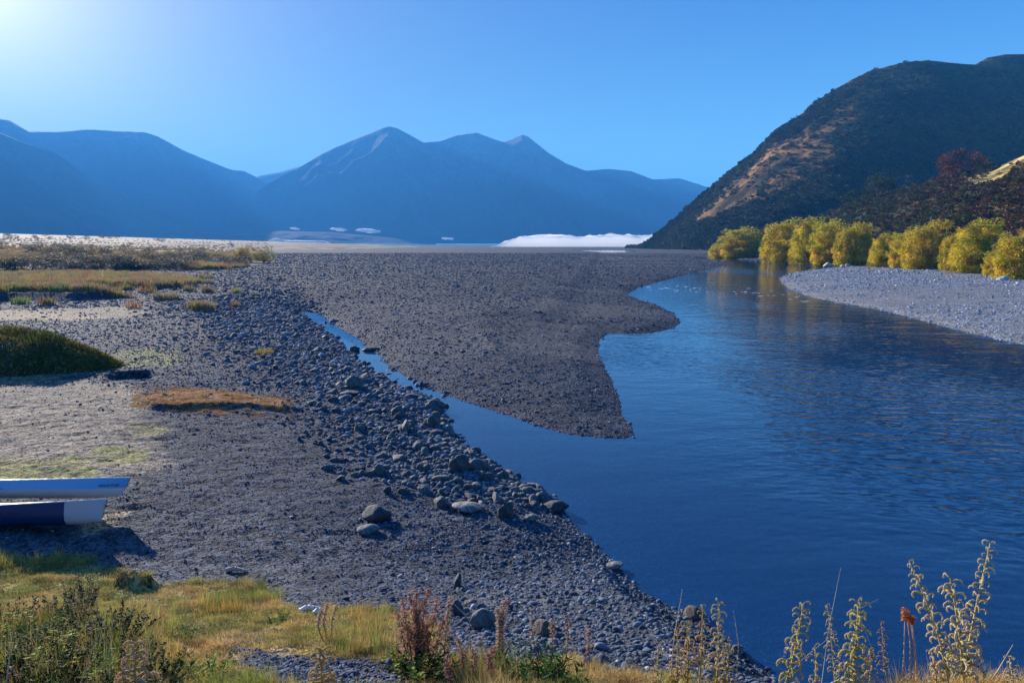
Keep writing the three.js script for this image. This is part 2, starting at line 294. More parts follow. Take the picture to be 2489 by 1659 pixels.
const roughTex = dataMap(512, (u, v) => { const s = 0.55 + 0.5 * (tnoise(u, v, 9) - 0.5) + 0.45 * (tnoise(u, v, 37) - 0.5) + 0.4 * (tnoise(u, v, 120) - 0.5); return [s, s, s].map((k) => Math.max(0.1, k + 0.2)); }, true);
const farTex = roughTex.clone(); farTex.repeat.set(1 / 700, 1 / 700);
const nearTex = roughTex.clone(); nearTex.repeat.set(1 / 60, 1 / 60);
const mountainMat = new THREE.MeshPhysicalMaterial({ name: 'mountain', specularIntensity: 0.1, vertexColors: true, map: farTex, roughness: 1 });
const hillMat = new THREE.MeshPhysicalMaterial({ name: 'hillside', specularIntensity: 0.1, vertexColors: true, map: nearTex, roughness: 1 });
const rock = (x, y, z, top_ = 900) => { const n = fbm(x * 0.002, z * 0.002, 4), t = sm(250, top_, y + 260 * n); return mix3([0.03, 0.034, 0.026], [0.15, 0.125, 0.09], t).map((v) => v * (1 + 0.5 * n)); };
slope('mountain', [[-900, 200, 5200, 3504, 24], [-400, 240, 5200, 3692, 24], [-120, 262, 5200, 3796, 24], [0, 273, 5200, 3847, 24], [20, 276, 5200, 3861, 24], [65, 301, 5200, 3979, 24], [130, 303, 5200, 3988, 24], [200, 297, 5250, 3998, 24], [265, 301, 5300, 4055, 24], [330, 303, 5300, 4065, 24], [360, 312, 5350, 4147, 24], [420, 345, 5400, 4346, 24], [480, 370, 5500, 4551, 24], [530, 390, 5600, 4735, 22], [560, 393, 5650, 4793, 20], [592, 408, 5700, 4912, 20], [640, 440, 5500, 4899, 18], [700, 500, 5000, 4724, 16], [740, 548, 4700, 4580, 12]], { nu: 260, profile: 1.02, color: (x, y, z) => rock(x, y, z), label: 'long blue hazy mountain ridge behind the plain, farthest left', amp: 0.24, freq: 0.0019, seed: 3 });
slope('mountain', [[-900, 250, 3900, 2804, 24], [-200, 285, 3900, 2928, 24], [0, 305, 3900, 2998, 24], [60, 330, 3900, 3086, 24], [130, 352, 3900, 3164, 24], [190, 398, 3850, 3283, 24], [260, 440, 3800, 3385, 24], [330, 478, 3750, 3469, 24], [450, 512, 3700, 3536, 22], [560, 540, 3600, 3480, 20], [640, 556, 3500, 3380, 10]], { nu: 160, profile: 1.02, color: (x, y, z) => rock(x, y, z), label: 'nearer blue mountain spur falling to the plain at left', amp: 0.22, freq: 0.0026, seed: 8 });
slope('mountain', [[540, 470, 6500, 5600, 24], [560, 440, 6500, 5600, 24], [592, 404, 6500, 5400, 24], [640, 396, 6500, 5400, 24], [700, 378, 6500, 5400, 24], [740, 420, 6500, 5600, 24]], { nu: 40, nv: 20, color: (x, y, z) => rock(x, y, z), label: 'small pale mountain seen through the gap between the two ranges', amp: 0.08, freq: 0.0008 });
slope('mountain', [[520, 520, 4104, 3952, 18], [590, 440, 4408, 3926, 18], [620, 418, 4560, 3971, 16], [690, 382, 4636, 3887, 14], [740, 352, 4636, 3760, 12], [800, 325, 4636, 3648, 10], [850, 305, 4598, 3535, 8], [880, 293, 4560, 3456, 8], [895, 290, 4560, 3444, 8], [912, 294, 4560, 3460, 8], [945, 312, 4560, 3534, 8], [972, 327, 4598, 3626, 8], [1010, 324, 4674, 3673, 8], [1050, 310, 4712, 3643, 8], [1095, 304, 4712, 3618, 8], [1130, 318, 4712, 3678, 8], [1155, 326, 4712, 3712, 8], [1175, 320, 4674, 3656, 8], [1200, 309, 4636, 3580, 8], [1215, 315, 4636, 3605, 8], [1255, 348, 4674, 3775, 8], [1300, 375, 4712, 3920, 8], [1345, 392, 4788, 4057, 8], [1400, 388, 4940, 4168, 8], [1450, 393, 5016, 4254, 8], [1500, 412, 5092, 4406, 8], [1560, 409, 5168, 4458, 8], [1620, 428, 5244, 4614, 8], [1720, 450, 5320, 4786, 8], [1900, 470, 5320, 4883, 8]], { nu: 320, nv: 80, profile: 1.02, color: (x, y, z) => rock(x, y, z, 800), label: 'broad blue mountain with three rounded peaks behind the far fog', amp: 0.27, freq: 0.0021, seed: 21 });
slope('hill', [[380, 552, 3300, 3000, 20], [520, 538, 3350, 2960, 18], [640, 530, 3400, 3000, 14], [760, 533, 3400, 3050, 10], [900, 546, 3350, 3100, 6], [1000, 558, 3300, 3200, 4]], { nu: 90, nv: 24, profile: 1, color: (x, y, z) => mix3([0.04, 0.045, 0.035], [0.075, 0.066, 0.05], sm(-0.1, 0.2, fbm(x * 0.006, z * 0.015, 3))), label: 'low blue foothills at the feet of the central mountain', amp: 0.3, freq: 0.005 });
const goldPatch = (fu, v) => { const u = mix(1440, 2760, fu); return sm(1.15, 0.55, Math.hypot((u - 1800) / 210, (v - 0.55) / 0.24)) + sm(1.15, 0.5, Math.hypot((u - 1965) / 34, (v - 0.77) / 0.05)) + 0.8 * sm(1.1, 0.6, Math.hypot((u - 1660) / 80, (v - 0.5) / 0.07)); };
const bigHill = slope('hill', [[1440, 572, 808, 800, 1], [1465, 570, 768, 752, 1], [1480, 563, 720, 688, 1], [1530, 521, 688, 608, 1], [1580, 476, 672, 552, 1], [1620, 441, 672, 512, 1], [1680, 391, 688, 464, 1], [1740, 341, 712, 428, 1], [1780, 297, 724, 420, 1], [1830, 269, 740, 416, 2], [1850, 255, 746, 416, 2], [1860, 242, 749, 418, 2], [1900, 216, 764, 422, 2], [1960, 181, 788, 428, 2], [2000, 162, 808, 432, 2], [2080, 142, 824, 442, 2], [2130, 138, 836, 448, 2], [2200, 145, 852, 458, 2], [2240, 148, 862, 462, 2], [2270, 132, 870, 466, 2], [2310, 125, 880, 470, 2], [2352, 125, 891, 475, 2], [2500, 120, 932, 500, 2], [2760, 160, 1011, 539, 2]], {
  nu: 280, nv: 120, mat: hillMat, amp: 0.1, freq: 0.006, profile: 1.0, rough: 0.012, seed: 5,
  color: (x, y, z, fu, v) => { const n = fbm(x * 0.02, z * 0.02, 4), g = Math.min(1, goldPatch(fu, v)) * sm(-0.3, 0.15, n + 0.1); return mix3([0.07, 0.055, 0.028], [0.36, 0.19, 0.065], g * (0.65 + 0.5 * fbm(x * 0.06, z * 0.06, 3))).map((k) => k * (1 + 0.7 * n)); },
  label: 'steep bush covered hill with golden grass on its flank',
});
const nearHill = slope('hill', [[1640, 586, 400, 380, 1], [1720, 560, 400, 340, 1], [1800, 530, 390, 300, 1], [1880, 500, 370, 265, 1.2], [1950, 468, 350, 235, 1.2], [2000, 455, 335, 215, 1.2], [2060, 442, 320, 195, 1.2], [2110, 428, 310, 180, 1.2], [2160, 412, 300, 165, 1.2], [2220, 402, 290, 150, 1.2], [2280, 388, 285, 138, 1.2], [2352, 356, 280, 125, 1.2], [2500, 310, 270, 105, 1.2], [2760, 260, 260, 90, 1.2]], {
  nu: 200, nv: 70, mat: hillMat, amp: 0.1, freq: 0.02, profile: 0.9, rough: 0.02, seed: 2,
  color: (x, y, z, fu, v) => { const n = fbm(x * 0.05, z * 0.05, 4), u = mix(1640, 2760, fu), gold = sm(2170, 2290, u) * sm(0.6, 0.78, v + 0.15 * n) ; return mix3(mix3([0.085, 0.08, 0.03], [0.12, 0.082, 0.042], sm(2060, 2200, u + 200 * n)), [0.5, 0.38, 0.14], gold).map((k) => k * (1 + 0.45 * n)); },
  label: 'nearer brown scrubby hillside behind the yellow willows',
});

// ───────────── fog in the far valley ─────────────
const fogMat = new THREE.MeshPhysicalMaterial({ name: 'fog', color: 0xffffff, roughness: 1, transmission: 0.72, thickness: 0, side: THREE.DoubleSide });
function fogBank(label, px0, px1, dist, topFn, depth, baseY, name = 'fog_bank', N = 90, M = 26) {
  const mb = new MB(), c = [0.97, 0.97, 0.97];
  for (let j = 0; j <= M; j++) for (let i = 0; i <= N; i++) {
    const u = mix(px0, px1, i / N), a = j / M * Math.PI, d = ray(u, 561), hl = Math.hypot(d[0], d[2]), ends = Math.sin(Math.PI * Math.min(1, i / N * 6 < 1 ? i / N * 3 : 0.5 + Math.max(0, i / N - 0.83) * 2.9));
    const D = dist + depth * (0.5 - 0.5 * Math.cos(a)), H = topFn(u) * dist / F, sa = Math.pow(Math.sin(a), 0.75);
    const lump = 1 + 0.34 * fbm(u * 0.045, j * 0.55, 3) * sa;
    mb.v(d[0] / hl * D, baseY + Math.max(0, H * sa * Math.max(0.02, ends) * lump), d[2] / hl * D, c);
  }
  for (let j = 0; j < M; j++) for (let i = 0; i < N; i++) { const a = j * (N + 1) + i, b = a + N + 1; mb.tri(a, a + 1, b); mb.tri(a + 1, b + 1, b); }
  return top(name, mb.geo(), fogMat, label, undefined, undefined, 'stuff');
}
fogBank('white fog bank lying on the valley floor beside the steep hill', 1125, 1640, 1150, (u) => 12 + 13 * sm(1125, 1200, u) + 3 * noise(u * 0.03, 4), 14, 1);
fogBank('thin strip of white mist on the plain below the gap in the mountains', 610, 760, 1900, (u) => 14 - 8 * sm(612, 660, u), 40, 8, 'fog_bank', 40, 14);
function puff(px, py, w, h, dist, label) {
  const g = new THREE.SphereGeometry(1, 28, 18), p = g.attributes.position, d = ray(px, py), hl = Math.hypot(d[0], d[2]), k = dist / F;
  for (let i = 0; i < p.count; i++) { const x = p.getX(i), y = p.getY(i), z = p.getZ(i), n = 1 + 0.6 * fbm(x * 2.3 + px, y * 2 + z * 1.7, 3); p.setXYZ(i, x * n * w / 2 * k, (y * n * h / 2 + x * -h * 0.25) * k, z * n * w / 3 * k); }
  g.computeVertexNormals();
  const m = top('cloud', g, fogMat, label, undefined, undefined, 'stuff'); m.position.set(d[0] / hl * dist, EYE + d[1] / hl * dist, d[2] / hl * dist);
}
puff(848, 530, 52, 9, 3000, 'small white cloud before the central mountain, widest of the little ones');
puff(776, 527, 34, 6, 3000, 'small flat cloud beside the widest little cloud');
puff(678, 525, 20, 5, 3000, 'tiny cloud low on the mountain side, nearest the gap');
puff(1030, 548, 26, 5, 2900, 'tiny cloud just above the plain short of the fog bank');

// ───────────── stones ─────────────
function stoneGeo(seed, flat, rough, detail = 2, faces = 8, lo = 0.56) {
  const g = new THREE.IcosahedronGeometry(1, detail), p = g.attributes.position, r = rng(seed), ox = r() * 50, cuts = [];
  for (let i = 0; i < faces; i++) { const d = V(r() - 0.5, r() - 0.5, r() - 0.5).normalize(); cuts.push([d, lo + (0.9 - lo) * r()]); }
  const v = V();
  for (let i = 0; i < p.count; i++) {
    v.fromBufferAttribute(p, i);
    let k = 1 + rough * fbm(v.x * 1.3 + ox, v.y * 1.3 + v.z * 1.7 + ox, 3);
    for (const [d, c] of cuts) { const q = v.dot(d) * k; if (q > c) k *= mix(1, c / q, 0.96); }
    p.setXYZ(i, v.x * k, v.y * k * flat, v.z * k * (0.72 + 0.2 * Math.sin(ox)));
  }
  g.deleteAttribute('normal'); g.deleteAttribute('uv');
  const q = new THREE.BufferGeometry(); // weld
  const map = new Map(), pos = [], idx = [];
  for (let i = 0; i < p.count; i++) { const key = [p.getX(i), p.getY(i), p.getZ(i)].map((t) => Math.round(t * 1e4)).join(); if (!map.has(key)) { map.set(key, pos.length / 3); pos.push(p.getX(i), p.getY(i), p.getZ(i)); } idx.push(map.get(key)); }
  q.setAttribute('position', new THREE.Float32BufferAttribute(pos, 3)); q.setIndex(idx); q.computeVertexNormals();
  const uv = []; for (let i = 0; i < pos.length; i += 3) uv.push(pos[i] * 0.6 + pos[i + 1] * 0.4, pos[i + 2] * 0.6 + pos[i + 1] * 0.5);
  q.setAttribute('uv', new THREE.Float32BufferAttribute(uv, 2));
  return q;
}
const grainTex = dataMap(256, (u, v) => { const s = 0.62 + 0.35 * (tnoise(u, v, 7) - 0.5) + 0.4 * (tnoise(u, v, 31) - 0.5) + 0.35 * (tnoise(u, v, 90) - 0.5); return [s, s, s * 0.98].map((k) => k + 0.15); }, true);
const grainBump = dataMap(256, (u, v) => 0.5 * tnoise(u, v, 11) + 0.5 * tnoise(u, v, 60));
const stoneMat = (c) => new THREE.MeshStandardMaterial({ name: 'stone', color: new THREE.Color(...c), map: grainTex, bumpMap: grainBump, bumpScale: 0.012, roughness: 0.85 });
const stoneMats = [[0.12, 0.132, 0.155], [0.17, 0.178, 0.19], [0.09, 0.1, 0.12], [0.25, 0.25, 0.25], [0.14, 0.137, 0.14]].map(stoneMat);
const stoneGeos = [stoneGeo(11, 0.55, 0.3, 3), stoneGeo(12, 0.7, 0.35, 3), stoneGeo(13, 0.42, 0.3, 3), stoneGeo(14, 0.75, 0.4, 3), stoneGeo(15, 0.5, 0.4, 3)];
const pebGeos = [stoneGeo(21, 0.5, 0.2, 1), stoneGeo(22, 0.62, 0.25, 1), stoneGeo(23, 0.4, 0.2, 1), stoneGeo(24, 0.75, 0.3, 1)];
const lush = [stoneGeo(31, 0.72, 0.35, 5, 5, 0.7), stoneGeo(32, 0.6, 0.45, 5, 5, 0.7), stoneGeo(33, 0.5, 0.3, 5, 5, 0.7), stoneGeo(34, 0.85, 0.4, 5, 5, 0.7)];
const paleMat = stoneMat([0.34, 0.32, 0.3]), pinkMat = stoneMat([0.32, 0.25, 0.23]), whiteMat = stoneMat([0.75, 0.73, 0.7]), brownMat = stoneMat([0.24, 0.17, 0.13]);
const RB = rng(77);
// boulders that can be told apart: [px, py of the foot, width px, height px, shape, material, turn, label]
for (const [px, py, w, h, k, mat, turn, label] of [
  [1110, 1440, 62, 52, 0, stoneMats[3], 0.4, 'largest smooth grey boulder between the brown dock spikes at the foot of the bank'],
  [1052, 1350, 34, 40, 3, stoneMats[0], 1.2, 'round grey boulder on the open gravel above the brown dock clump'],
  [1046, 1412, 44, 46, 1, stoneMats[0], 2.1, 'tall dark boulder just behind the brown dock spike'],
  [1082, 1388, 32, 16, 2, pinkMat, 0.2, 'small flat pinkish stone leaning on the boulders by the dock spike'],
  [866, 1192, 74, 40, 1, stoneMats[2], 0.3, 'angular dark boulder with pale top facets in the middle of the beach'],
  [847, 1224, 54, 28, 2, stoneMats[3], 0.1, 'low pale-topped slab just below the angular boulder'],
  [1013, 1163, 44, 30, 1, stoneMats[1], 2.6, 'knobbly boulder left of the long flat slab on the beach'],
  [1078, 1172, 78, 26, 2, paleMat, 0.05, 'long flat slab with a pale top in the middle of the beach'],
  [1162, 1188, 52, 42, 3, stoneMats[2], 0.8, 'upright dark boulder throwing a long shadow over the beach'],
  [1222, 1196, 38, 24, 2, stoneMats[3], 0.5, 'pale wedge of rock near the water below two dark boulders'],
  [1244, 1150, 42, 28, 1, stoneMats[1], 1.8, 'boulder with a light end at the waterline, upper of the pair'],
  [1276, 1172, 58, 28, 0, stoneMats[2], 2.9, 'dark boulder reaching into the water, lower of the pair'],
  [1056, 1082, 56, 46, 3, stoneMats[0], 0.6, 'broad grey boulder by the narrow water, beside a sloping one'],
  [1098, 1080, 52, 32, 0, stoneMats[1], 0.3, 'sloping boulder with a light face right beside the water'],
  [1120, 1106, 44, 28, 1, stoneMats[2], 1.4, 'rough dark boulder at the waterline below the broad grey one'],
  [1000, 942, 44, 30, 0, stoneMats[1], 0.2, 'upper boulder of the stacked pair at the narrow channel'],
  [998, 978, 44, 38, 3, stoneMats[1], 0.9, 'lower boulder of the stacked pair at the narrow channel'],
  [932, 993, 34, 34, 3, stoneMats[3], 1.5, 'upright light grey boulder left of the stacked pair'],
  [912, 956, 42, 30, 1, stoneMats[0], 2.2, 'squat boulder up the beach from the stacked pair'],
  [1002, 1000, 40, 20, 2, stoneMats[2], 0.4, 'flat dark boulder under the stacked pair'],
  [812, 892, 46, 36, 0, stoneMats[1], 1.1, 'rounded boulder resting above a thin slab on the rocky shore'],
  [804, 908, 48, 16, 2, stoneMats[0], 0.0, 'thin slab lying below the rounded boulder on the rocky shore'],
  [892, 864, 22, 12, 2, stoneMats[2], 0.3, 'pointed rock standing in the smooth narrow channel'],
  [814, 808, 28, 18, 1, stoneMats[2], 0.7, 'dark rock plugging the narrow channel between two pools'],
  [852, 806, 40, 12, 4, stoneMats[2], 0.0, 'low dark rocks on the bar opposite the plug in the channel'],
  [1036, 970, 18, 10, 0, stoneMats[2], 0.9, 'small dark rock alone in the water beside the stacked pair'],
  [1186, 1080, 24, 13, 2, stoneMats[3], 0.2, 'pale-topped rock in the river, farthest from the beach edge'],
  [1190, 1098, 18, 16, 1, stoneMats[0], 0.6, 'small rock in the river between the pale-topped one and the beach'],
  [1223, 1107, 34, 16, 2, stoneMats[1], 0.5, 'long low rock in the river with a light end'],
  [1412, 1304, 46, 20, 2, paleMat, 0.1, 'pale flat rock at the waterline on the lower beach'],
  [1595, 1418, 54, 34, 1, brownMat, 0.3, 'dark undercut rock at the water behind the curly seed stalks'],
  [1695, 1500, 36, 26, 1, pinkMat, 0.8, 'pinkish rock at the water among the curly seed stalks'],
  [1250, 1458, 62, 46, 1, brownMat, 0.2, 'large reddish brown boulder behind the green leafy weed'],
  [1165, 1545, 30, 30, 0, stoneMats[1], 1.9, 'grey cobble in the gap between the brown clump and the green weed'],
]) {
  const p = G(px, py), s = mpp(p), g = lush[k % 4], m = top('boulder', g, mat, label, 'boulder');
  m.position.set(p.x, p.y + h * s * 0.3, p.z); m.rotation.set((RB() - 0.5) * 0.25, turn, (RB() - 0.5) * 0.25); m.scale.set(w * s * 0.47, h * s * 0.72, w * s * 0.42);
}
for (const [px, py, w] of [[1702, 588, 9], [1716, 590, 10], [1735, 590, 9], [1752, 592, 7], [1768, 594, 8], [1790, 596, 8], [1822, 598, 9], [1838, 599, 10], [1888, 611, 14], [1903, 613, 20], [1922, 611, 16], [1936, 614, 12], [1948, 612, 12]]) {
  const p = G(px, py), s = mpp(p), m = top('boulder', lush[(px * 7) % 4], whiteMat, px < 1850 ? 'white stone in the row along the waterline under the first willows' : 'white boulder in the heap between the willows and the end of the bar', 'boulder', px < 1850 ? 'white stones under the far willows' : 'white boulders at the willows by the bar');
  m.position.set(p.x, p.y + w * s * 0.2, p.z); m.rotation.y = px; m.scale.set(w * s * 0.55, w * s * 0.5, w * s * 0.5);
}
for (const [px, py, w, h, l] of [[2306, 644, 26, 12, 'wide flat white boulder under the willow at the edge of the bar'], [2318, 632, 20, 12, 'dark-sided boulder above the wide flat white one under the willow'], [2331, 628, 22, 22, 'tall leaning white boulder under the willow at the edge of the bar'], [2346, 640, 16, 12, 'small white boulder beside the tall leaning one under the willow'], [2352, 622, 14, 14, 'white boulder just past the tall leaning one under the willow']]) {
  const p = G(px, py), s = mpp(p), m = top('boulder', lush[px % 4], whiteMat, l, 'boulder'); m.position.set(p.x, p.y + h * s * 0.35, p.z); m.rotation.set(0.3, px, 0.2); m.scale.set(w * s * 0.55, h * s * 0.7, w * s * 0.45);
}
// loose stones of the flats
{
  const R = rng(4242), big = [], small = pebGeos.map(() => []), q = new THREE.Quaternion(), e = new THREE.Euler(), M = new THREE.Matrix4();
  const shoreLine = poly([...P2(leftShore), ...P2(leftShore).reverse().map(([a, b]) => [a - 0.001, b])]);
  const tone = () => { const t = R(); const k = 0.5 + 0.8 * R() * R() + (t > 0.9 ? 0.8 : 0); return t > 0.96 ? [0.22 * k, 0.2 * k, 0.195 * k] : [0.112 * k, 0.14 * k, 0.182 * k]; };
  const put = (x, z, r) => {
    const h = height(x, z); if (h < (-z < 14 && x > -1 ? -0.6 : r > 0.07 && R() < 0.4 ? -0.25 : -0.03)) return;
    if (-z < 16 && turfD(x, z) > -0.3 && turf(x, z) > 0.4) return;
    const T = -z > 60 ? terraceD(x, z) : -9; if (T > 0) return;
    const s = [r * (0.75 + 0.5 * R()), r * (0.6 + 0.6 * R()), r * (0.75 + 0.5 * R())], c = tone();
    if (x < -3 && r < 0.2) { let sandy = 0; for (const i of [0, 1, 7]) sandy = Math.max(sandy, sm(-0.4, 0.4, zones[i][0](x, z))); if (R() < sandy * 0.85) return; }
    if (landBar(x, z)) c.forEach((v, i) => { c[i] = v * 2.5; });
    const item = { x, y: h + s[1] * 0.12, z, s, c, e: [(R() - 0.5) * 0.7, R() * 6.28, (R() - 0.5) * 0.7], v: Math.floor(R() * 4) };
    if (r > 0.075 || -z > 30) { item.show = r / Math.hypot(x, z); if (r > 0.075 && r / Math.hypot(x, z) > 0.0028) { big.push(item); return; } }
    small[item.v].push(item);
  };
  for (let i = 0; i < 400000; i++) { // sizes and spacing loosen steadily with the distance
    const far = 4.2 * Math.exp(R() * Math.log(330 / 4.2)), x = far * (R() * 1.7 - 0.82), z = -far * (0.97 + 0.06 * R()), d = landD(x, z); if (d < (far < 14 ? -2 : -0.3)) continue;
    if (x + 0.12 * z > -4 && R() < 0.75 * sm(0.02, 0.3, fbm(x * 0.06 + 5, z * 0.16, 4))) continue;
    const fineSand = sm(-2.5, -5, x + 0.12 * z) * sm(22, 14, far);
    put(x, z, Math.min(0.3, (0.012 + 0.0026 * Math.pow(far, 0.88)) * (0.35 + 1.3 * R() * R() * R() + (R() > 0.985 ? 0.9 : 0)) * mix(1, 0.55, fineSand)));
  }
  for (let i = 0; i < 16000; i++) { const far = 4.6 + 10 * Math.pow(R(), 0.8), x = far * (R() * 1.05 - 0.42), d = landD(x, -far); if (d < -1 || (x + 0.12 * -far < -2.2 + 3 * R())) continue; put(x, -far, 0.022 + 0.05 * R() * R()); }
  for (let i = 0; i < 13000; i++) { // the band of cobbles along the narrow channel
    const a = leftShore[12 + Math.floor(R() * 18)], [x0, z0] = onPlane(...a), wd = 0.5 + 0.06 * Math.hypot(x0, z0), x = x0 - wd * R() * R() * 3.2 + 0.3 * R(), z = z0 + (R() - 0.5) * 0.14 * -z0;
    const d = landD(x, z); if (d < -0.5 || d > 9) continue;
    put(x, z, (0.05 + 0.18 * R() * R() * R()) * Math.min(1.7, 0.6 + -z0 / 45));
  }
  for (let i = 0; i < 2600; i++) { const py = 604 + 176 * Math.pow(R(), 0.8), p = G(mix(470 + 60 * R(), 600 + 60 * R() + (py - 600) * 0.8, R()), py); put(p.x, p.z, 0.08 + 0.22 * R() * R()); }
  for (let i = 0; i < 500; i++) { const p = G(60 + 430 * R(), 690 + 40 * R()); put(p.x, p.z, 0.06 + 0.12 * R() * R()); }
  big.sort((a, b) => b.show - a.show);
  const mats = stoneMats;
  big.forEach((b, i) => {
    if (i < 300) { const m = part('stone', stoneGeos[(b.v + i) % 5], mats[Math.min(4, Math.floor(b.c[0] * 24)) % 5], ground); m.position.set(b.x, b.y, b.z); m.scale.set(b.s[0], b.s[1] * 1.1, b.s[2]); m.rotation.set(...b.e); } else small[b.v].push(b);
  });
  small.forEach((list, k) => {
    const im = new THREE.InstancedMesh(pebGeos[k], new THREE.MeshPhysicalMaterial({ name: 'pebble', color: 0xffffff, roughness: 0.9, specularIntensity: 0.35 }), list.length), col = new THREE.Color();
    im.name = 'pebbles'; im.castShadow = im.receiveShadow = true; im.userData.kind = 'stuff';
    list.forEach((b, i) => { e.set(...b.e); M.compose(V(b.x, b.y, b.z), q.setFromEuler(e), V(...b.s)); im.setMatrixAt(i, M); im.setColorAt(i, col.setRGB(...b.c)); });
    ground.add(im);
  });
  console.log('stones', big.length, small.map((s) => s.length).join());
}
// white water over the shallows
{
  const R = rng(9), mb = new MB(), c = [0.6, 0.63, 0.66];
  for (let i = 0; i < 46; i++) {
    const t = R(), px = mix(1490, 1870, t) + 30 * (R() - 0.5), py = mix(664, 690, t) + (R() - 0.5) * 16 - 10 * Math.sin(t * 3), [x, z] = onPlane(px, py); if (landD(x, z) > -0.2) continue;
    const l = 0.1 + 0.45 * R() * R(), w = 0.03 + 0.05 * R(), a = 0.25 + 0.3 * R(), b = mb.n, n = 8;
    mb.v(x, 0.015 + 0.02 * R(), z, c); for (let k = 0; k < n; k++) { const q = k / n * 6.283, r = 0.7 + 0.5 * R(), ux = Math.cos(q) * l * r, uz = Math.sin(q) * w * r; mb.v(x + ux * Math.cos(a) - uz * Math.sin(a), -0.01, z + ux * Math.sin(a) + uz * Math.cos(a), c); }
    for (let k = 0; k < n; k++) mb.tri(b, b + 1 + (k + 1) % n, b + 1 + k);
  }
  top('foam', mb.geo(), new THREE.MeshStandardMaterial({ name: 'foam', vertexColors: true, roughness: 0.7 }), 'flecks of white water over the shallows at the tip of the far bar', undefined, undefined, 'stuff');
}

// ───────────── grass ─────────────
const plantMat = (name, o = {}) => new THREE.MeshPhysicalMaterial({ name, vertexColors: true, roughness: 0.75, transmission: 0.35, thickness: 0, specularIntensity: 0.25, side: THREE.DoubleSide, ...o });
const grassMat = plantMat('grass_blade', { roughness: 0.9 });
function tuft(seed, n, h, spread, w, lean) { const R = rng(seed), mb = new MB(); for (let i = 0; i < n; i++) { const a = R() * 6.283, r = spread * Math.sqrt(R()), k = 0.55 + 0.6 * R(); blade(mb, Math.cos(a) * r, 0, Math.sin(a) * r, R() * 6.283, h * (0.5 + 0.6 * R()), lean * (0.3 + R()), w, [k, k * (0.9 + 0.15 * R()), k * 0.9]); } return mb.geo(); }
const tufts = [tuft(1, 30, 0.042, 0.06, 0.0022, 1.6), tuft(2, 26, 0.07, 0.06, 0.0022, 1.3), tuft(3, 22, 0.23, 0.06, 0.0024, 0.7)];
const farTuft = tuft(4, 60, 0.5, 0.3, 0.02, 0.7);
function field(label, geo, spots, mat = grassMat, name = 'grass') {
  const im = new THREE.InstancedMesh(geo, mat, spots.length), q = new THREE.Quaternion(), e = new THREE.Euler(), M = new THREE.Matrix4(), c = new THREE.Color();
  im.name = numbered(name); im.castShadow = im.receiveShadow = true;
  spots.forEach(([x, y, z, s, col, a, sy = 1], i) => { e.set(0, a, 0); M.compose(V(x, y, z), q.setFromEuler(e), V(s, s * sy, s)); im.setMatrixAt(i, M); im.setColorAt(i, c.setRGB(...col)); });
  scene.add(im); return tag(im, label, undefined, undefined, 'stuff');
}
const STRAW = [0.62, 0.45, 0.18], GREEN = [0.2, 0.25, 0.045], OLIVE = [0.38, 0.33, 0.09], RUSTY = [0.5, 0.26, 0.08];
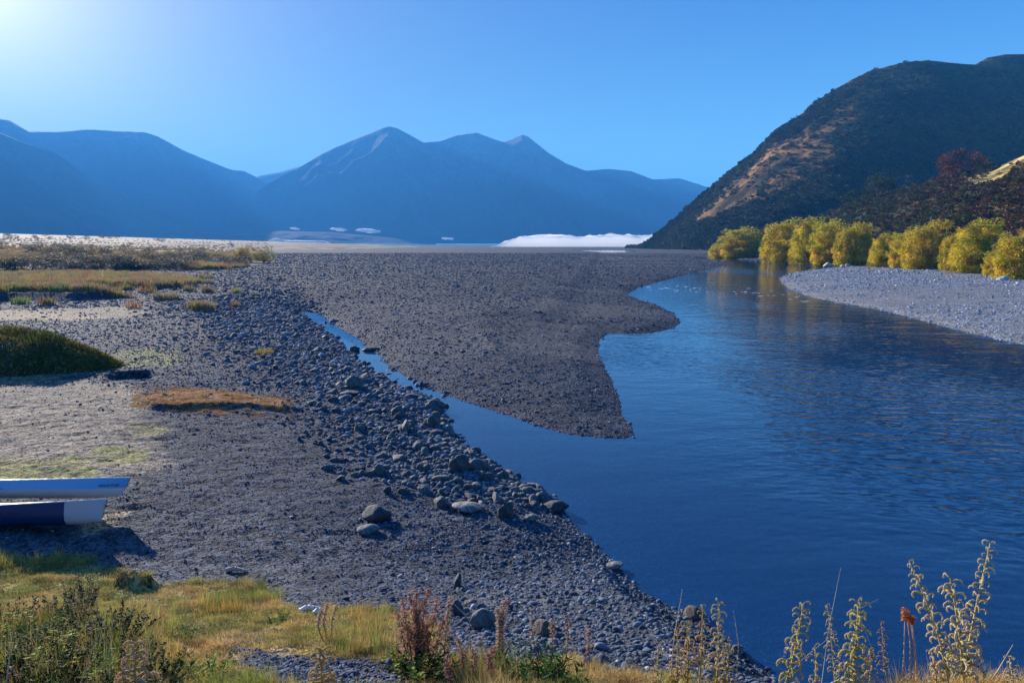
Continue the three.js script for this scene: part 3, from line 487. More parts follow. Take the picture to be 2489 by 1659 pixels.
{
  const R = rng(501), sets = [[], [], []];
  const tint = (x, z) => { const n = fbm(x * 1.1 + 3, z * 1.1, 3), m = fbm(x * 2.3, z * 2.3 + 8, 2), right = sm(1.2, 2.4, x); let c = mix3(OLIVE, STRAW, sm(-0.15, 0.3, n + 0.35 * right)); c = mix3(c, GREEN, 0.8 * sm(0.05, 0.35, m) * (1 - right)); c = mix3(c, RUSTY, 0.5 * sm(0.0, 0.4, fbm(x * 3.4 + 20, z * 3.4, 3))); const k = 0.45 + 0.65 * sm(-0.4, 0.4, fbm(x * 6, z * 6, 2)) + 0.4 * R(); return c.map((v) => v * k); };
  for (let i = 0; i < 60000; i++) {
    const s = mix(2.6, 10, R()), x = s * (R() * 1.7 - 0.85), z = -s; const t = turf(x, z); if (R() > t * (0.45 + 0.9 * sm(-0.25, 0.2, fbm(x * 4.5, z * 4.5 + 3, 3)))) continue;
    const h = height(x, z), tall = fbm(x * 1.3 + 11, z * 1.3, 2) - 0.05 + 0.3 * sm(1.5, 2.5, x) + (R() - 0.5) * 0.3, k = tall > 0.32 ? 2 : tall > 0.05 ? 1 : 0;
    sets[k].push([x, h - 0.005, z, (0.6 + 0.7 * R()) * (k === 2 ? 0.75 : 1), tint(x, z), R() * 6.28]);
  }
  for (let i = 0; i < 2600; i++) { const x = 1.8 + 5 * R(), z = -3.0 - 0.95 * R(); sets[2].push([x, height(x, z), z, 0.25 + 0.35 * R(), mix3(STRAW, RUSTY, R() * 0.5).map((v) => v * (0.7 + 0.5 * R())), R() * 6.28]); }
  for (let i = 0; i < 90; i++) { const p = G(780 + 150 * R() - 30, 1400 + 110 * R()); sets[2].push([p.x, p.y, p.z, 0.5 + 0.5 * R(), mix3(STRAW, OLIVE, R()).map((v) => v * (0.7 + 0.5 * R())), R() * 6.28]); }
  for (let i = 0; i < 420; i++) { const p = G(420 * R() - 10, 1400 + 180 * R()); sets[1 + (R() < 0.35 ? 1 : 0)].push([p.x, p.y, p.z, 0.6 + 0.6 * R(), mix3(STRAW, GREEN, R()).map((v) => v * (0.7 + 0.5 * R())), R() * 6.28]); }
  console.log('turf', sets.map((s) => s.length).join());
  field('short mossy turf on the near bank', tufts[0], sets[0]);
  field('longer turf grass in patches on the near bank', tufts[1], sets[1]);
  field('tall dry straw grass along the crest of the near bank', tufts[2], sets[2]);
  const rust = [], dry = [], moss = [];
  for (let i = 0; i < 9000; i++) { const p = onPlane(300 + 370 * R(), 872 + 50 * R(), 1.0); const D = zones[7][0](p[0], p[1]) + 0.9 * fbm(p[0] * 1.3, p[1] * 2, 3); if (R() > 0.5 * Math.exp(2 * Math.min(0, D)) * (0.35 + sm(-0.2, 0.15, fbm(p[0] * 3, p[1] * 4, 3)))) continue; rust.push([p[0], height(p[0], p[1]) - 0.01, p[1], 0.6 + 0.7 * R(), mix3(RUSTY, STRAW, R() * 0.5).map((v) => v * (0.8 + 0.5 * R())), R() * 6.28]); }
  for (let i = 0; i < 9000; i++) { const p = onPlane(-30 + 520 * R(), 628 + 75 * R(), 1.0); let D = -1; for (const k of [8, 9]) D = Math.max(D, zones[k][0](p[0], p[1]) + 1.5 * fbm(p[0] * 0.3, p[1] * 0.3, 3)); if (D < 3.4 * fbm(p[0] * 0.35, p[1] * 0.7, 3) + 0.2 || R() > 0.5) continue; dry.push([p[0], height(p[0], p[1]), p[1], 0.8 + 0.8 * R(), mix3([0.48, 0.36, 0.17], [0.34, 0.26, 0.16], R()).map((v) => v * (0.65 + 0.6 * R())), R() * 6.28]); }
  for (let i = 0; i < 16000; i++) { const p = onPlane(-30 + 480 * R(), 710 + 430 * R(), 0.95); let D = -1; for (const k of [2, 3, 4, 5, 6, 10]) D = Math.max(D, zones[k][0](p[0], p[1])); if (D < 0.5 * fbm(p[0] * 2, p[1] * 2, 2)) continue; moss.push([p[0], height(p[0], p[1]) - 0.015, p[1], (0.4 + 0.5 * R()), mix3(mix3(OLIVE, STRAW, R()), GREEN, 0.3 * R()).map((v) => v * (0.8 + 0.5 * R())), R() * 6.28]); }
  field('rusty dry grass on the low step of turf on the gravel', tufts[0], rust);
  field('golden dry grass in two long strips on the flat', farTuft, dry);
  field('yellowish turf in patches on the sandy flat', tufts[0], moss);
  const bank2 = []; // golden grass between the grey shrubs
  for (let i = 0; i < 9000; i++) { const p = G(-20 + 640 * R(), 546 + 80 * R()); if (p.y > 12 || terraceD(p.x, p.z) < 0 || fbm(p.x * 0.09, p.z * 0.05, 3) + 0.12 * (R() - 0.5) < 0.06) continue; bank2.push([p.x, p.y, p.z, 1.1 + 1.0 * R(), mix3([0.5, 0.36, 0.18], [0.36, 0.27, 0.16], R()).map((v) => v * (0.7 + 0.5 * R())), R() * 6.28]); }
  field('golden tussock grass between the grey shrubs', farTuft, bank2);
}
// leaves on a lumpy mass: clumps round (0, 0.5, 0), within a unit box
function foliage(seed, { clumps = 30, per = 60, len = 0.06, wid = 0.02, droop = 0.2, cols, shape = (a, b) => [Math.cos(a) * Math.sin(b), Math.cos(b), Math.sin(a) * Math.sin(b)], fill = 0.55, cr = 0.16, low = 0.1, vary = 0.5 }) {
  const R = rng(seed), mb = new MB();
  for (let k = 0; k < clumps; k++) {
    const a = R() * 6.283, b = Math.acos(mix(1, low * 2 - 1, R())), s = shape(a, b, R), q = mix(fill, 1, Math.cbrt(R())), cx = s[0] * 0.5 * q, cy = 0.5 + s[1] * 0.48 * q, cz = s[2] * 0.5 * q, base = cols[Math.floor(R() * cols.length)], lum = 1 + vary * (R() - 0.5), cs = cr * (0.6 + 0.7 * R());
    for (let i = 0; i < per; i++) {
      const u = V(R() - 0.5, R() - 0.5, R() - 0.5).normalize(), r = cs * Math.cbrt(R()), p = V(cx + u.x * r, Math.max(0.01, cy + u.y * r * 0.8), cz + u.z * r);
      const d = V(u.x + (R() - 0.5) + s[0] * 0.5, u.y * 0.6 + (R() - 0.5) - droop * 2 + s[1] * 0.5, u.z + (R() - 0.5) + s[2] * 0.5).normalize(), sd = V().crossVectors(d, V(R() - 0.5, R() - 0.5, R() - 0.5)).normalize(), t = lum * (0.8 + 0.4 * R());
      leaf(mb, p, d, sd, len * (0.6 + 0.8 * R()), wid * (0.6 + 0.8 * R()), base.map((v) => v * t));
    }
  }
  return mb.geo();
}
function limbs(seed, n, h, spread, r, c, clear = 0.15) { const R = rng(seed), mb = new MB(); for (let i = 0; i < n; i++) { const a = i / n * 6.283 + R(), e = V(Math.cos(a) * spread * (0.5 + 0.5 * R()), h * (0.6 + 0.4 * R()), Math.sin(a) * spread * (0.5 + 0.5 * R())), m = V(e.x * 0.35 + (R() - 0.5) * 0.06, h * clear + e.y * 0.35, e.z * 0.35); rod(mb, [V(Math.cos(a) * r, -0.03, Math.sin(a) * r), m, e], r, r * 0.25, c.map((v) => v * (0.8 + 0.4 * R()))); } return mb.geo(); }
const leafMat = plantMat('leaf', { roughness: 0.7, transmission: 0.45 }), woodMat = new THREE.MeshStandardMaterial({ name: 'bark', vertexColors: true, roughness: 0.95 });

// the leafy hummock on the sandy flat
{
  const o = root('bush', [moundC[0] - 2, height(moundC[0] - 2, moundC[1]) - 1.0, moundC[1]], 'long dark green hummock bush with golden top on the sandy flat', 'bush');
  const R = rng(61), mb = new MB(), tw = new MB();
  for (let i = 0; i < 44000; i++) {
    const a = R() * 6.283, r = Math.sqrt(R()), x = Math.cos(a) * r, z = Math.sin(a) * r, hh = (1 - Math.pow(r, 5)) * (1.3 + 0.5 * fbm(x * 5 + 3, z * 2.5, 3)) * (x > 0.2 ? 1 - 0.5 * (x - 0.2) : 1), top_ = Math.pow(R(), 0.35), y = hh * top_, px = x * 5.4, pz = z * 2.1;
    const n = fbm(px * 1.1 + 4, pz * 1.1, 3), gold = sm(-0.1, 0.3, n + 0.15 * x) * (R() < 0.5 ? 1 : 0.2), c = mix3(mix3([0.045, 0.065, 0.015], [0.12, 0.14, 0.03], R()), [0.24, 0.18, 0.05], gold * 0.7).map((v) => v * (0.7 + 0.6 * R()));
    const d = V((R() - 0.5) * 1.8 + x * 0.5, 0.5 + R() * 0.6, (R() - 0.5) * 1.8 + z * 0.5).normalize(), s = V().crossVectors(d, V(R() - 0.5, 0.1, R() - 0.5)).normalize();
    leaf(mb, V(px, y, pz), d, s, 0.06 + 0.1 * R(), 0.012 + 0.012 * R(), c);
  }
  for (let i = 0; i < 60; i++) { const a = R() * 6.283, r = Math.sqrt(R()) * 0.9, x = Math.cos(a) * r, z = Math.sin(a) * r; stick(tw, V(x * 5.2, 0, z * 2), V(x * 5.4, 1.2 * (1 - r * r), z * 2.1), 0.02, 0.006, [0.1, 0.08, 0.05]); }
  part('foliage', mb.geo(), leafMat, o); part('stems', tw.geo(), woodMat, o, 'stuff');
}
// grey shrubs over the flat
{
  const greys = [[0.17, 0.155, 0.125], [0.12, 0.125, 0.095], [0.2, 0.165, 0.13], [0.12, 0.13, 0.075]], protos = [];
  for (let k = 0; k < 4; k++) {
    const o = new THREE.Group(); o.name = 'shrub';
    part('foliage', foliage(700 + k, { clumps: 26, per: 34, len: 0.1, wid: 0.018, droop: 0, cols: greys, low: 0.2, cr: 0.2 }), leafMat, o);
    part('stems', limbs(720 + k, 9, 0.8, 0.4, 0.018, [0.1, 0.085, 0.07], 0.05), woodMat, o, 'stuff');
    protos.push(o);
  }
  const R = rng(73), label = 'grey twiggy shrub among the golden tussocks of the flat';
  let n = 0;
  const place = (p, w, h, l, group) => { const c = protos[n++ % 4].clone(); c.name = numbered('shrub'); tag(c, l, 'shrub', group); c.position.copy(p); c.position.y -= 0.05; c.rotation.y = R() * 6.28; c.scale.set(w, h, w); scene.add(c); };
  while (n < 170) {
    const px = -10 + 640 * R(), py = mix(548, 622, Math.pow(R(), 0.8)), p = G(px, py); if (p.y > 9 || terraceD(p.x, p.z) < 1 || fbm(p.x * 0.09, p.z * 0.05, 3) > 0.12) continue;
    const w = 1.9 + 2.3 * R() * R(); place(p, w, w * (0.42 + 0.25 * R()), ...(p.z > -135 ? ['grey twiggy shrub along the front edge of the golden terrace', 'grey shrubs along the front edge of the terrace'] : p.z > -190 ? ['grey twiggy shrub among the tussocks in the middle of the terrace', 'grey shrubs in the middle of the terrace'] : ['grey twiggy shrub at the back of the terrace, before the pale plain', 'grey shrubs at the back of the terrace']));
  }
  for (let i = 0; i < 22; i++) { const px = 640 * R() * (0.3 + 0.7 * R()), p = G(px, 540 + 10 * R() + px * 0.014); if (p.z > -280 || p.z < -1500) continue; const w = 3 + 4 * R(); place(p, w, w * 0.6, 'small dark shrub far out on the pale plain', 'dark shrubs on the pale plain'); }
  { const p = G(606, 603), o = new THREE.Group(); o.name = numbered('bush'); part('foliage', foliage(790, { clumps: 26, per: 70, len: 0.12, wid: 0.012, droop: -0.25, cols: [[0.4, 0.36, 0.12], [0.3, 0.3, 0.1]], low: 0.2, cr: 0.2 }), leafMat, o); part('stems', limbs(791, 9, 0.8, 0.4, 0.018, [0.15, 0.11, 0.07], 0.05), woodMat, o, 'stuff'); o.position.copy(p); o.scale.set(4.2, 3.2, 3.5); scene.add(o); tag(o, 'yellow-green bush at the very end of the shrub-covered terrace', 'bush'); }
  { const p = G(575, 602), o = new THREE.Group(); o.name = numbered('bush'); part('foliage', foliage(792, { clumps: 26, per: 70, len: 0.12, wid: 0.012, droop: -0.2, cols: [[0.5, 0.36, 0.14], [0.42, 0.32, 0.14]], low: 0.2, cr: 0.2 }), leafMat, o); part('stems', limbs(793, 9, 0.8, 0.4, 0.018, [0.15, 0.11, 0.07], 0.05), woodMat, o, 'stuff'); o.position.copy(p); o.scale.set(5.5, 3.2, 3.5); scene.add(o); tag(o, 'straw-coloured bush beside the yellow-green one at the end of the terrace', 'bush'); }
  for (const [px, py, w, h, cols, label] of [[540, 706, 22, 18, [[0.42, 0.24, 0.1]], 'small rusty tussock standing alone on the dark cobbles'], [543, 672, 28, 14, [[0.38, 0.4, 0.1]], 'little yellow-green weed alone on the dark stones below the terrace'], [606, 812, 56, 14, [[0.42, 0.36, 0.08], [0.4, 0.26, 0.1]], 'flat yellow tuft alone on the open gravel']]) { const p = G(px, py), s = mpp(p), o = new THREE.Group(); o.name = numbered('tussock'); const R2 = rng(px), mb = new MB(); for (let i = 0; i < 260; i++) { const a = R2() * 6.283, r = 0.4 * Math.sqrt(R2()), c = cols[Math.floor(R2() * cols.length)].map((v) => v * (0.6 + 0.7 * R2())); blade(mb, Math.cos(a) * r * w * s, 0, Math.sin(a) * r * w * s, R2() * 6.283, h * s * (0.5 + 0.8 * R2()), 0.5 + 0.6 * R2(), 0.012, c); } part('blades', mb.geo(), grassMat, o); o.position.copy(p); scene.add(o); tag(o, label, 'tussock'); }
}
// stakes on the flat
for (const [px, py, h, l] of [[405, 664, 20, 'thin dark stake at the end of the golden grass strip'], [202, 672, 16, 'thin dark stake in the middle of the golden grass strip']]) { const p = G(px, py), mb = new MB(), s = mpp(p); rod(mb, [V(0, -0.2, 0), V(0.03, h * s * 0.6, 0), V(0.02, h * s, 0.02)], 0.05, 0.04, [0.07, 0.06, 0.05], 6); const m = top('stake', mb.geo(), woodMat, l, 'stake'); m.position.copy(p); }

// ───────────── willows along the far bank ─────────────
{
  const cols = [[0.68, 0.53, 0.035], [0.56, 0.48, 0.035], [0.72, 0.5, 0.04], [0.46, 0.42, 0.04], [0.4, 0.28, 0.05]], protos = [];
  for (let k = 0; k < 4; k++) {
    const o = new THREE.Group();
    part('crown', foliage(900 + k, { clumps: 200, per: 120, vary: 0.3, len: 0.055, wid: 0.008, droop: 0.45, cols, low: 0.03, cr: 0.1, fill: 0.82, shape: (a, b, R) => { const q = Math.floor(R() * 8), w = q * 0.9, c = q ? 0.55 : 0, y = Math.cos(b), s = 0.42 * Math.pow(Math.sin(b), 0.6) * (y < 0 ? 1 + 0.3 * y : 1), t = q ? 0.7 + 0.2 * Math.sin(q * 5.1) : 1; return [Math.cos(w) * c + Math.cos(a) * s + y * 0.16, (y + 1) * t - 1, Math.sin(w) * c + Math.sin(a) * s]; } }), leafMat, o);
    part('trunk', limbs(930 + k, 7, 0.75, 0.38, 0.03, [0.13, 0.1, 0.07], 0.08), woodMat, o);
    protos.push(o);
  }
  [[1655, 590, 562, 46, 'lowest willow, at the water at the far end of the row'], [1712, 591, 528, 112, 'broad low yellow willow, second in the row from the steep hill'], [1668, 591, 556, 60, 'small round willow tucked against the broad low one'], [1812, 602, 511, 104, 'tall yellow-green willow standing right over the water where the river bends'], [1862, 605, 508, 92, 'willow in the middle of the tight group over the river bend'], [1912, 609, 514, 92, 'dark-sided willow at the end of the tight group over the river bend'], [1962, 610, 517, 74, 'golden willow above the heap of white boulders'], [1990, 609, 523, 50, 'thin orange-tinged willow against the brown hillside'], [2032, 613, 541, 66, 'rounded willow at the first end of the row behind the bar'], [2082, 615, 536, 68, 'second willow of the row behind the bar'], [2140, 618, 512, 104, 'tallest leaning willow in the middle of the row behind the bar'], [2188, 620, 542, 54, 'narrow willow between two tall ones behind the bar'], [2250, 626, 513, 120, 'wide willow with a dark shaded side behind the bar'], [2290, 632, 576, 50, 'small bright willow before the wide shaded one'], [2352, 640, 528, 124, 'large willow cut by the frame, over the white boulders of the bar']].forEach(([px, by, ty, w, label], i) => {
    const p = G(px, by), s = mpp(p), c = protos[i % 4].clone(); c.name = numbered('willow_tree'); tag(c, label, 'tree', 'yellow willows along the far bank');
    c.position.copy(p); c.position.y -= 0.2; c.scale.set(w * s * 1.2, (by - ty) * s * 1.1, w * s * 0.9); c.rotation.y = (i * 0.7) % 1 - 0.4; scene.add(c);
  });
}
// ───────────── woods and scrub on the hills ─────────────
{
  const R = rng(1200), clump = (seed, cols) => foliage(seed, { clumps: 9, per: 16, len: 0.3, wid: 0.09, droop: 0.05, cols, low: 0.25, cr: 0.24 });
  const woodsGeo = clump(1, [[1, 1, 1], [0.8, 0.85, 0.8]]), spots = [], scrub = [], sites = 28000;
  for (let i = 0; i < sites; i++) {
    const fu = R(), v = Math.pow(R(), 1.1) * 0.97, p = bigHill.point(fu, v); const u = mix(1440, 2760, fu); if (u > 2420) continue;
    const g = goldPatch(fu, v); if (g > 0.2 && R() < 0.4 + 0.5 * g) continue;
    const s = 1.4 + 3.4 * R() * R(), n = fbm(p[0] * 0.02, p[2] * 0.02, 3);
    spots.push([p[0], p[1] - 0.5, p[2], s, mix3([0.04, 0.042, 0.018], [0.1, 0.09, 0.035], sm(-0.3, 0.4, n + 0.5 * (R() - 0.5))).map((k) => k * (0.7 + 0.6 * R())), R() * 6.28, 0.7 + 0.3 * R()]);
  }
  field('dark green bush covering the steep hill', woodsGeo, spots, plantMat('bush_leaf', { transmission: 0.2 }), 'woods');
  for (let i = 0; i < 5200; i++) {
    const fu = R(), v = Math.pow(R(), 0.8), p = nearHill.point(fu, v), u = mix(1640, 2760, fu); if (u > 2460) continue;
    const n = fbm(p[0] * 0.05, p[2] * 0.05, 3), red = fbm(p[0] * 0.03 + 9, p[2] * 0.03, 3), gold = sm(2170, 2290, u) * sm(0.6, 0.78, v); if (R() < gold * 0.97) continue;
    let c = mix3([0.085, 0.08, 0.03], [0.1, 0.068, 0.036], sm(2020, 2180, u + 260 * n)); c = mix3(c, [0.12, 0.055, 0.03], sm(0.25, 0.45, red) * 0.3);
    const s = 0.9 + 1.9 * R() * R(); scrub.push([p[0], p[1] - 0.2, p[2], s, c.map((k) => k * (0.6 + 0.8 * R())), R() * 6.28, 0.6 + 0.4 * R()]);
  }
  field('brown and olive scrub over the nearer hillside', woodsGeo, scrub, plantMat('scrub_leaf', { transmission: 0.2 }), 'scrub');
  const red = [[0.16, 0.065, 0.03], [0.11, 0.05, 0.035]], dark = [[0.035, 0.05, 0.02], [0.05, 0.06, 0.025]];
  for (const [fu_, v, w, h, cols, label] of [[2205, 0.97, 96, 56, red, 'broad red-brown tree on the crest of the nearer hillside'], [2165, 0.8, 30, 22, red, 'small red-brown tree below the broad one on the hillside'], [2262, 0.93, 40, 28, dark, 'dark bush beside the golden top of the nearer hillside'], [2275, 0.35, 26, 24, red, 'rusty shrub low on the brown hillside behind the wide willow'], [2120, 0.5, 30, 20, red, 'dull red shrub halfway down the brown hillside'], [2018, 0.98, 60, 46, dark, 'dark rounded trees at the lower end of the near ridge'], [1960, 0.99, 46, 26, dark, 'dark bush at the foot of the steep hill by the pale grass']]) {
    const p = nearHill.point((fu_ - 1640) / (2760 - 1640), v), P = V(...p), s = mpp(P), o = new THREE.Group(); o.name = numbered('tree'); P.y -= 0.6; o.position.copy(P);
    part('crown', foliage(fu_, { clumps: 40, per: 60, len: 0.07, wid: 0.018, droop: 0.05, cols, low: 0.12, cr: 0.15 }), leafMat, o); part('trunk', limbs(fu_ + 1, 6, 0.7, 0.34, 0.03, [0.1, 0.08, 0.06], 0.1), woodMat, o);
    o.scale.set(w * s, h * s * 1.15, w * s * 0.8); scene.add(o); tag(o, label, 'tree');
  }
}

// ───────────── kayaks ─────────────
function kayak(name, label, at, bowDx, yaw, pitch, paint) {
  const L = 5.6, o = root(name, [at.x, at.y, at.z], label, 'kayak'); o.rotation.set(paint.roll, yaw, pitch, 'YZX');
  // local axes: the bow points along +x; the keel line starts at y = 0
  const N = 56, rake = paint.rake, beam = (t) => 0.235 * Math.pow(Math.sin(Math.PI * Math.min(1, Math.pow(t, 0.72))), 0.75) + 0.006, keel = (t) => 0.035 * Math.pow(Math.max(0, 1 - t / 0.1), 2) + 0.07 * Math.pow(Math.max(0, (t - 0.85) / 0.15), 2), gun = (t) => paint.high + 0.03 * Math.pow(1 - t, 3) + 0.04 * Math.pow(t, 6) - 0.05 * Math.sin(Math.PI * t);
  const sect = (t) => { const b = beam(t), k = keel(t), g = gun(t), x = L * (0.5 - t); const X = (y) => x + (t < 0.04 ? rake * ((y - k) / (g - k)) * (1 - t / 0.04) : 0); const out = []; for (const [w, f] of [[0, 0], [0.35, 0.04], [0.68, 0.18], [0.86, 0.42], [0.95, 0.7], [1, 0.97]]) { const y = k + (g - k) * f; out.push([X(y), y, b * w]); } return out; };
  const side = (t0, t1, f0, f1, col, mat, nm, lift = 0) => { // a strip of the hull skin from section point f0 to f1
    const mb = new MB(); for (const sg of [-1, 1]) { const s0 = mb.n; for (let i = 0; i <= N; i++) { const S = sect(mix(t0, t1, i / N)); for (let k = f0; k <= f1; k++) mb.v(S[k][0] + (nm === 'bow_patch' ? 0 : 0), S[k][1], sg * (S[k][2] + lift), col); } const w = f1 - f0 + 1; for (let i = 0; i < N; i++) for (let k = 0; k < f1 - f0; k++) { const a = s0 + i * w + k; if (sg > 0) { mb.tri(a, a + w, a + 1); mb.tri(a + 1, a + w, a + w + 1); } else { mb.tri(a, a + 1, a + w); mb.tri(a + 1, a + w + 1, a + w); } } }
    return part(nm, mb.geo(), mat, o); };
  const gloss = (r = 0.34) => new THREE.MeshPhysicalMaterial({ name: 'gelcoat', vertexColors: true, roughness: r, specularIntensity: 0.45, clearcoat: 0.12, clearcoatRoughness: 0.15, side: THREE.DoubleSide });
  const skin = gloss();
  if (paint.patch) { side(0.086, 1, 0, 5, paint.hull, skin, 'hull'); side(0, 0.086, 0, 5, paint.patch, skin, 'bow_patch'); } else { side(0, 1, 0, 3, paint.lower, skin, 'hull'); side(0, 1, 3, 5, paint.hull, skin, 'side_stripe'); }  // unpatched hull: blue above the chine is reflected sky put into the colour
  { const mb = new MB(); for (let i = 0; i <= N; i++) { const t = i / N, S = sect(t)[5]; for (let k = -3; k <= 3; k++) mb.v(S[0], S[1] + 0.05 * (1 - (k / 3) ** 2) * Math.sin(Math.PI * Math.min(1, t * 1.02)) , S[2] * k / 3, paint.deck); } for (let i = 0; i < N; i++) for (let k = 0; k < 6; k++) { const a = i * 7 + k; mb.tri(a, a + 7, a + 1); mb.tri(a + 1, a + 7, a + 8); } part('deck', mb.geo(), skin, o); }
  { const mb = new MB(); for (const sg of [-1, 1]) rod(mb, Array.from({ length: 40 }, (_, i) => { const S = sect(0.002 + i / 39 * 0.996)[5]; return V(S[0], S[1] + 0.002, sg * S[2]); }), 0.009, 0.009, [0.85, 0.85, 0.85], 6); part('seam_strip', mb.geo(), skin, o); }
  { const mb = new MB(); rod(mb, Array.from({ length: 33 }, (_, i) => { const a = i / 32 * 6.283; return V(-0.25 + 0.42 * Math.cos(a), gun(0.54) + 0.055, 0.19 * Math.sin(a)); }), 0.015, 0.015, [0.03, 0.03, 0.03], 6); part('cockpit_rim', mb.geo(), gloss(0.5), o); }
  { const mb = new MB(), S = sect(0.015)[5]; rod(mb, Array.from({ length: 13 }, (_, i) => { const a = i / 12 * Math.PI; return V(S[0] - 0.1 + 0.05 * Math.cos(a), S[1] + 0.002 + 0.03 * Math.sin(a), 0); }), 0.006, 0.006, [0.04, 0.04, 0.05], 6); part('grab_loop', mb.geo(), gloss(0.6), o); }
  { const mb = new MB(), S = sect(0.001)[5]; rod(mb, Array.from({ length: 7 }, (_, i) => V(S[0] - 0.01 + 0.02 * Math.sin(i * 0.5), S[1] + 0.015 - 0.018 * i, 0.012 + 0.002 * i)), 0.003, 0.003, [0.03, 0.03, 0.035], 5); stick(mb, V(S[0], S[1] - 0.1, 0.0), V(S[0] + 0.01, S[1] - 0.1, 0.05), 0.007, 0.007, [0.03, 0.03, 0.035], 6); part('toggle', mb.geo(), gloss(0.6), o); }
  for (const [text, t0, t1, f0, f1, color] of paint.text) { // lettering printed on the side that faces the bank
    const W = 512, H = 96, map = canvasMap(W, H, (g) => { g.clearRect(0, 0, W, H); g.fillStyle = color; g.font = 'bold 88px sans-serif'; g.textBaseline = 'middle'; const m = g.measureText(text).width; g.setTransform((W - 12) / m, 0, 0, 1, 6, H / 2 + 4); g.fillText(text, 0, 0); }, true, false);
    const pos = [], uv = [], idx = [], n = 12; for (let i = 0; i <= n; i++) { const t = mix(t0, t1, i / n), S = sect(t), q = (f) => { const k = Math.min(4, Math.floor(f)), r = f - k; return S[k].map((v, j) => mix(v, S[k + 1][j], r)); }; for (const [f, vv] of [[f0, 0], [f1, 1]]) { const p = q(f); pos.push(p[0], p[1], p[2] + 0.003); uv.push(i / n, vv); } }
    for (let i = 0; i < n; i++) { const a = i * 2; idx.push(a, a + 2, a + 1, a + 1, a + 2, a + 3); }
    const g = new THREE.BufferGeometry(); g.setAttribute('position', new THREE.Float32BufferAttribute(pos, 3)); g.setAttribute('uv', new THREE.Float32BufferAttribute(uv, 2)); g.setIndex(idx); g.computeVertexNormals();
    part('lettering', g, new THREE.MeshStandardMaterial({ name: 'lettering', map, alphaTest: 0.5, roughness: 0.5, side: THREE.DoubleSide }), o);
  }
  return o;
}
{ // each is set by its bow: half its length to the left of the bow tip
  const bow = (px, py, ref) => { const g = G(...ref), D = depthOf(g), d = ray(px, py), k = D; return V(d[0] * k, EYE + d[1] * k, d[2] * k); };
  const set = (b, yaw, pitch, L = 5.6) => V(b.x - Math.cos(yaw) * Math.cos(pitch) * L / 2, b.y - Math.sin(pitch) * L / 2, b.z + Math.sin(yaw) * Math.cos(pitch) * L / 2);
  const b1 = bow(276, 1144, [60, 1166]), y1 = -0.03, p1 = 0.012; const k1 = kayak('kayak', 'white kayak with sky reflection painted on its upper sides, lying farther from the bank, its bow the longer', set(b1, y1, p1), 0, y1, p1, { roll: -0.42, rake: 0.12, high: 0.3, hull: [0.07, 0.3, 0.58], lower: [0.42, 0.43, 0.45], deck: [0.75, 0.76, 0.78], text: [['SHADOW', 0.058, 0.012, 3.25, 3.95, '#16203a'], ['XT', 0.335, 0.318, 2.9, 3.5, '#16203a']] });
  const b2 = bow(230, 1203, [60, 1218]), y2 = -0.02, p2 = 0.035; const k2 = kayak('kayak', 'dark blue kayak with a white bow end lying nearer the bank', set(b2, y2, p2), 0, y2, p2, { roll: -0.38, rake: 0.07, high: 0.33, hull: [0.003, 0.035, 0.13], patch: [0.48, 0.48, 0.49], deck: [0.75, 0.76, 0.78], text: [['sport.co.nz', 0.37, 0.19, 3.1, 4.0, '#0a1226']] });
}

// ───────────── plants on the near bank ─────────────
const at = (px, py, base) => { const d = ray(px, py), D = depthOf(base); return V(d[0] * D, EYE + d[1] * D, d[2] * D); };
const sprayGeos = [0, 1, 2, 3].map((k) => { // a curled, bristly flower spray
  const R = rng(300 + k), mb = new MB(), pts = [], n = 9; let x = 0, y = 0, a = 0.75 - 0.12 * k; for (let i = 0; i <= n; i++) { pts.push(V(x, y, (R() - 0.5) * 0.06)); x += Math.cos(a) * 0.11; y += Math.sin(a) * 0.11; a -= i < 3 ? 0.12 : 0.34 + 0.05 * k; }
  const c = (i) => mix3([0.4, 0.34, 0.15], [0.66, 0.52, 0.33], i / n);
  for (let i = 0; i < n; i++) { const r0 = 0.026 + 0.035 * Math.sin(Math.PI * Math.min(1, i / n * 0.75 + 0.15)), r1 = 0.026 + 0.035 * Math.sin(Math.PI * Math.min(1, (i + 1) / n * 0.75 + 0.15)); stick(mb, pts[i], pts[i + 1], r0, r1, c(i), 6); }
  for (let i = 0; i < 46; i++) { const t = 1 + Math.floor(R() * (n - 1)), p = pts[t], d = V((R() - 0.5), R() * 0.9 + 0.1, R() - 0.5).normalize(); leaf(mb, p, d, V().crossVectors(d, V(R(), R(), R())).normalize(), 0.08 + 0.06 * R(), 0.016, mix3(c(t), [0.66, 0.54, 0.36], R() * 0.6)); }
  return mb.geo();
});
const budMat = plantMat('bristly_spray', { transmission: 0.3, roughness: 0.9 }), stemMat = plantMat('stem', { transmission: 0.05 }), flowerMat = new THREE.MeshPhysicalMaterial({ name: 'petal', color: new THREE.Color(0.2, 0.16, 0.6), roughness: 0.7, transmission: 0.4, side: THREE.DoubleSide });
const flowerGeo = (() => { const g = new THREE.ConeGeometry(0.009, 0.02, 6, 1, true); g.rotateX(Math.PI); g.translate(0, 0.01, 0); return g; })();
